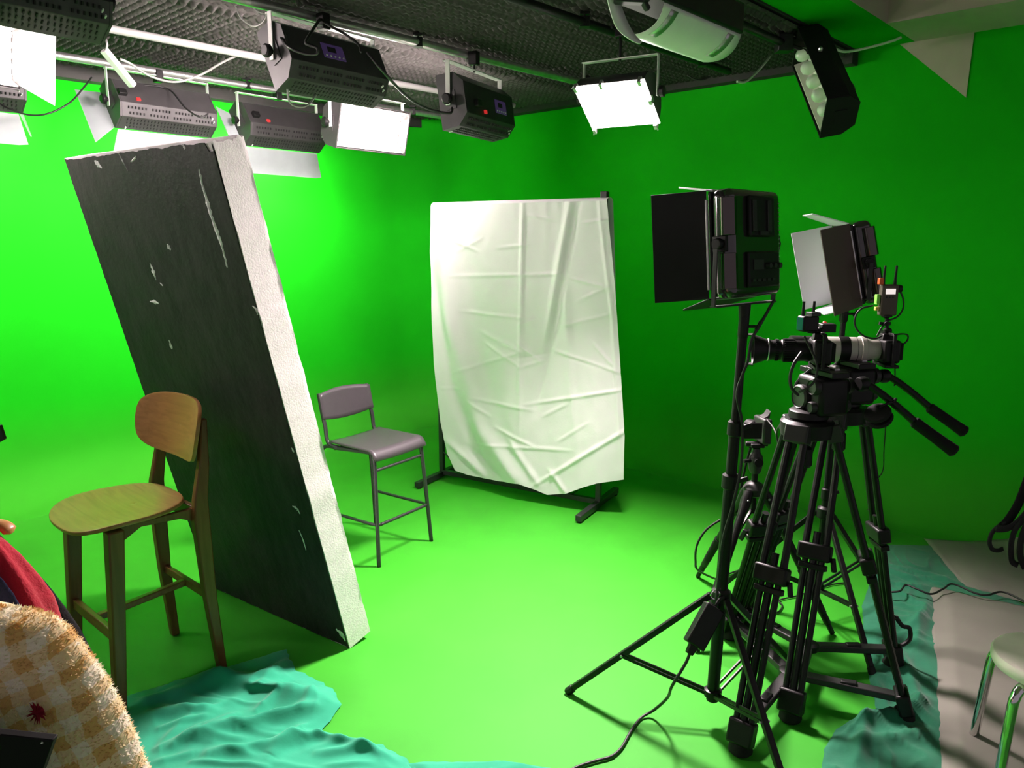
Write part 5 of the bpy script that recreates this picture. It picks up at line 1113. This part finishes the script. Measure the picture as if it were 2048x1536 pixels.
# ------------------------------------------------------------------ CLOTHES RAIL AT THE LEFT EDGE
RA, RB = Vector((-0.86, 0.86, 1.36)), Vector((-1.28, 1.62, 1.36))
T = thing('clothes_rail', 'clothes rail just outside the left edge, holding the coats', 'rail', ((RA + RB) / 2).xy.to_3d())
MB().tube([RA, RB], 0.013, 12).build('rail_bar', m_frame, T, T)
for q in (RA, RB):
    MB().tube([q, Vector((q.x, q.y, 0.03))], 0.014, 12).build('upright', m_frame, T, T)
    mb = MB(); mb.bar(Vector((q.x - 0.22, q.y - 0.12, 0.02)), Vector((q.x + 0.10, q.y + 0.055, 0.02)), 0.03, 0.03); mb.build('base_bar', m_frame, T, T, bevel=0.003)
dR = (RB - RA).normalized()
def coat(name, label, cat, F, edge, mt, th=0.07, folds=5, seed=0.0, fa=0.012, uvs=False, Rc=None, hanger=True):
    E = [at_y(x, y, F) for x, y in edge]
    k = (F - RA.y) / (RB.y - RA.y); cx = RA.x + (RB.x - RA.x) * k if Rc is None else Rc
    top = E[0].z; T = thing(name, label, cat, (cx, F, E[-1].z))
    def fn(u, v):
        t = u * 2 * math.pi; p = pl(E, v); w_ = p.x - cx; c, s = math.cos(t), math.sin(t)
        dd = th * (0.35 + 0.65 * min(1, v * 3.0)) * (1 + 0.25 * v)
        f = fa * min(1, v * 4) * (math.sin(folds * t + seed + 2.5 * v) + 0.8 * nz(math.cos(t) * 2.5, v * 3 + math.sin(t), seed)) + 0.003 * nz(u * 40, v * 30, seed)
        sx = math.copysign(abs(c) ** 0.85, c)
        return Vector((cx + (w_ + f * 0.5) * sx, F + dd * s + f * (s if abs(s) > 0.2 else 0.2), p.z + 0.0))
    nu, nv = 120, 70
    mb = MB(); mb.grid(nu, nv, fn, closed_u=True); mb.f.append(tuple(range(nu - 1, -1, -1)))
    o = mb.build('garment_body', mt, T, T, smooth=180)
    if uvs:
        me = o.data; uvl = me.uv_layers.new(name='UVMap'); me_v = me.vertices
        for li in me.loops:
            q = me_v[li.vertex_index].co; uvl.data[li.index].uv = (q.x * 0.93 + q.z * 0.36 + 3, q.z * 0.93 - q.x * 0.36 + 3)
    if hanger:
        q = Vector((cx, F, top)); rp = RA + dR * ((F - RA.y) / dR.y)
        mb = MB(); mb.tube(crv([q - Z * 0.02, q + Z * 0.03, Vector((rp.x, rp.y, 1.36)) - Z * 0.02 + Vector((0.016, 0, 0)), Vector((rp.x, rp.y, 1.378)), Vector((rp.x - 0.016, rp.y, 1.36))], 5), 0.0025, 6); mb.build('hanger_hook', m_silver, T, T)
    return T, fn, o
coat('black_coat', 'black coat hanging behind the red coat at the left edge', 'coat', 1.52, [(-70, 1022), (0, 1072), (48, 1120), (108, 1188), (160, 1260), (203, 1338), (226, 1385), (246, 1430), (280, 1540), (295, 1700)], m_blackcloth, seed=2.0, fa=0.006, th=0.05)
coat('red_coat', 'red wool coat hanging at the left edge, behind the yellow gingham coat', 'coat', 1.33, [(-80, 1044), (-20, 1068), (8, 1088), (40, 1126), (72, 1168), (98, 1206), (112, 1250), (122, 1310), (134, 1420), (150, 1600)], m_red_wool, folds=9, seed=4.0, fa=0.012, th=0.07)
coat('navy_coat', 'dark navy garment showing between red and yellow coats at left edge', 'coat', 1.24, [(-90, 1120), (-30, 1135), (0, 1158), (22, 1190), (40, 1222), (60, 1262), (70, 1320), (80, 1500)], m_navy, folds=6, seed=7.0, fa=0.006, th=0.03)
Y_, yfn, yo = coat('gingham_coat', 'fluffy mustard and cream gingham coat with crimson flower, bottom left', 'coat', 1.08, [(-110, 1205), (-20, 1222), (60, 1230), (100, 1240), (126, 1260), (150, 1288), (172, 1318), (218, 1388), (254, 1455), (295, 1536), (330, 1600), (380, 1720)], m_gingham, folds=4, seed=1.2, fa=0.016, th=0.085, uvs=True)
# fleece pile: short tufts standing off the visible side
mb = MB(); rng = random.Random(3); uvq = []
for i in range(16000):
    u = rng.uniform(0.5, 1.08) % 1.0; v = rng.uniform(0.01, 0.93); p = yfn(u, v)
    p2 = yfn((u + 0.004) % 1, v); p3 = yfn(u, min(0.99, v + 0.01)); nn = (p2 - p).cross(p3 - p)
    if nn.length < 1e-12: continue
    nn.normalize(); c0_ = Vector((Y_.location.x, 1.08, p.z))
    if nn.dot(p - c0_) < 0: nn = -nn
    t = (p2 - p).normalized(); L = rng.uniform(0.003, 0.0075); w_ = rng.uniform(0.0012, 0.0022); q = p + (nn + Vector((rng.uniform(-.9, .9), rng.uniform(-.9, .9), rng.uniform(-1.1, .5)))) .normalized() * L
    mb.add([p - t * w_, p + t * w_, q], [(0, 1, 2)])
fp_ = mb.build('fleece_pile', m_gingham, Y_, Y_, smooth=0); fp_['kind'] = 'stuff'
uvl = fp_.data.uv_layers.new(name='UVMap')
for po in fp_.data.polygons:
    q = fp_.data.vertices[po.vertices[0]].co
    for li in po.loop_indices: uvl.data[li].uv = (q.x * 0.93 + q.z * 0.36 + 3, q.z * 0.93 - q.x * 0.36 + 3)
# crimson flower on the front of the gingham coat
best = min(((yfn(u / 200, v / 100), u, v) for u in range(100, 200) for v in range(10, 95)), key=lambda r_: (Vector(proj(r_[0])) - Vector((78, 1418))).length)
fc_ = best[0] + Vector((0, -0.006, 0.002))
mb = MB(); rng = random.Random(5)
for i in range(46):
    a = rng.uniform(0, 2 * math.pi); r_ = rng.uniform(0.010, 0.021); d_ = Vector((math.cos(a) * 0.75, -0.35, math.sin(a) * 1.1)).normalized(); s_ = Vector((-math.sin(a), 0, math.cos(a)))
    mb.add([fc_ - s_ * 0.0022, fc_ + s_ * 0.0022, fc_ + d_ * r_, fc_ + Vector((0, -0.006, 0))], [(0, 1, 2), (0, 2, 3), (1, 3, 2)])
mb.lathe([(0.009, 0), (0.007, 0.004), (0.002, 0.006)], fc_, (0, -1, 0), 10)
mb.build('flower_patch', m_crim, Y_, Y_, smooth=0, label='crimson yarn flower')
# wooden hanger end showing at the left edge
F = 1.40; h0, h1 = at_y(26, 1064, F), at_y(-120, 990, F)
T = thing('coat_hanger', 'end of a wooden coat hanger at the left edge, above the red coat', 'hanger', h1)
A4 = crv([at_y(24, 1066, F), at_y(8, 1052, F), at_y(-30, 1042, F), at_y(-80, 1020, F), h1], 5)
mb = MB(); mb.tube(A4, [0.003, 0.005] + [0.0085] * (len(A4) - 2), 10); mb.v = [Vector((p.x, F + (p.y - F) * 2.0, p.z)) for p in mb.v]; mb.build('shoulder_bar', m_hanger, T, T, smooth=180)
rp = RA + dR * ((F - RA.y) / dR.y)
mb = MB(); mb.tube(crv([h1, h1 + Z * 0.05, Vector((rp.x + 0.016, rp.y, 1.34)), Vector((rp.x, rp.y, 1.378)), Vector((rp.x - 0.016, rp.y, 1.36))], 5), 0.0025, 6); mb.build('hook', m_silver, T, T)
# black bag hanging in front of the gingham coat
b0, b1 = at_y(112, 1474, 0.93), at_y(90, 1536, 0.93)
T = thing('shoulder_bag', 'black flat shoulder bag corner in front of the gingham coat, bottom left', 'bag', (b0.x - 0.13, 0.93, b0.z - 0.3))
ex = (b0 - at_y(0, 1462, 0.93)).normalized(); ez = (b0 - b1).normalized()
mb = MB(); mb.prism([(0, 0), (-0.26, 0), (-0.26, -0.30), (0, -0.30)], b0, ex, ez, Vector((0, 1, 0)), -0.007, 0.007); mb.build('bag_body', m_blackm, T, T, bevel=0.002)
mb = MB(); q = b0 - ex * 0.13; rp = RA + dR * 0.05; mb.tube(crv([q - ex * 0.08, q + Z * 0.10 - ex * 0.10, rp + Vector((0.0, 0, 0.016)), q + Z * 0.10 - ex * 0.16, q - ex * 0.12], 5), 0.005, 8); mb.build('carry_strap', m_strap, T, T)
mb = MB(); q = at_y(84, 1486, 0.922); mb.lathe([(0.0016, 0), (0.0012, 0.0015)], Vector((q.x, 0.9225, q.z)), (0, -1, 0), 8); mb.build('stud', m_white, T, T)
# dark flag panel whose corner shows at the left edge
F = 2.45; a, b, c = at_y(2, 850, F), at_y(11, 878, F), at_y(-3, 886, F)
T = thing('flag_panel', 'corner of a dark stitched panel at the left edge, above the coats', 'panel', (a.x - 0.25, F, 0))
mb = MB(); mb.prism([(a.x, a.z), (b.x, b.z), (c.x, c.z), (c.x - 0.40, c.z - 0.14), (a.x - 0.40, a.z - 0.03)], (0, F, 0), (1, 0, 0), (0, 0, 1), (0, 1, 0), -0.008, 0.008); mb.build('panel_face', m_grey, T, T, bevel=0.002)
mb = MB(); mb.cyl((a.x - 0.25, F, c.z - 0.07), (a.x - 0.25, F, 0.02), 0.012, n=10); mb.build('pole', m_blackmet, T, T)
mb = MB(); mb.lathe([(0.14, 0), (0.14, 0.012), (0.02, 0.03)], (a.x - 0.25, F, 0), (0, 0, 1), 24); mb.build('base_plate', m_blackmet, T, T)
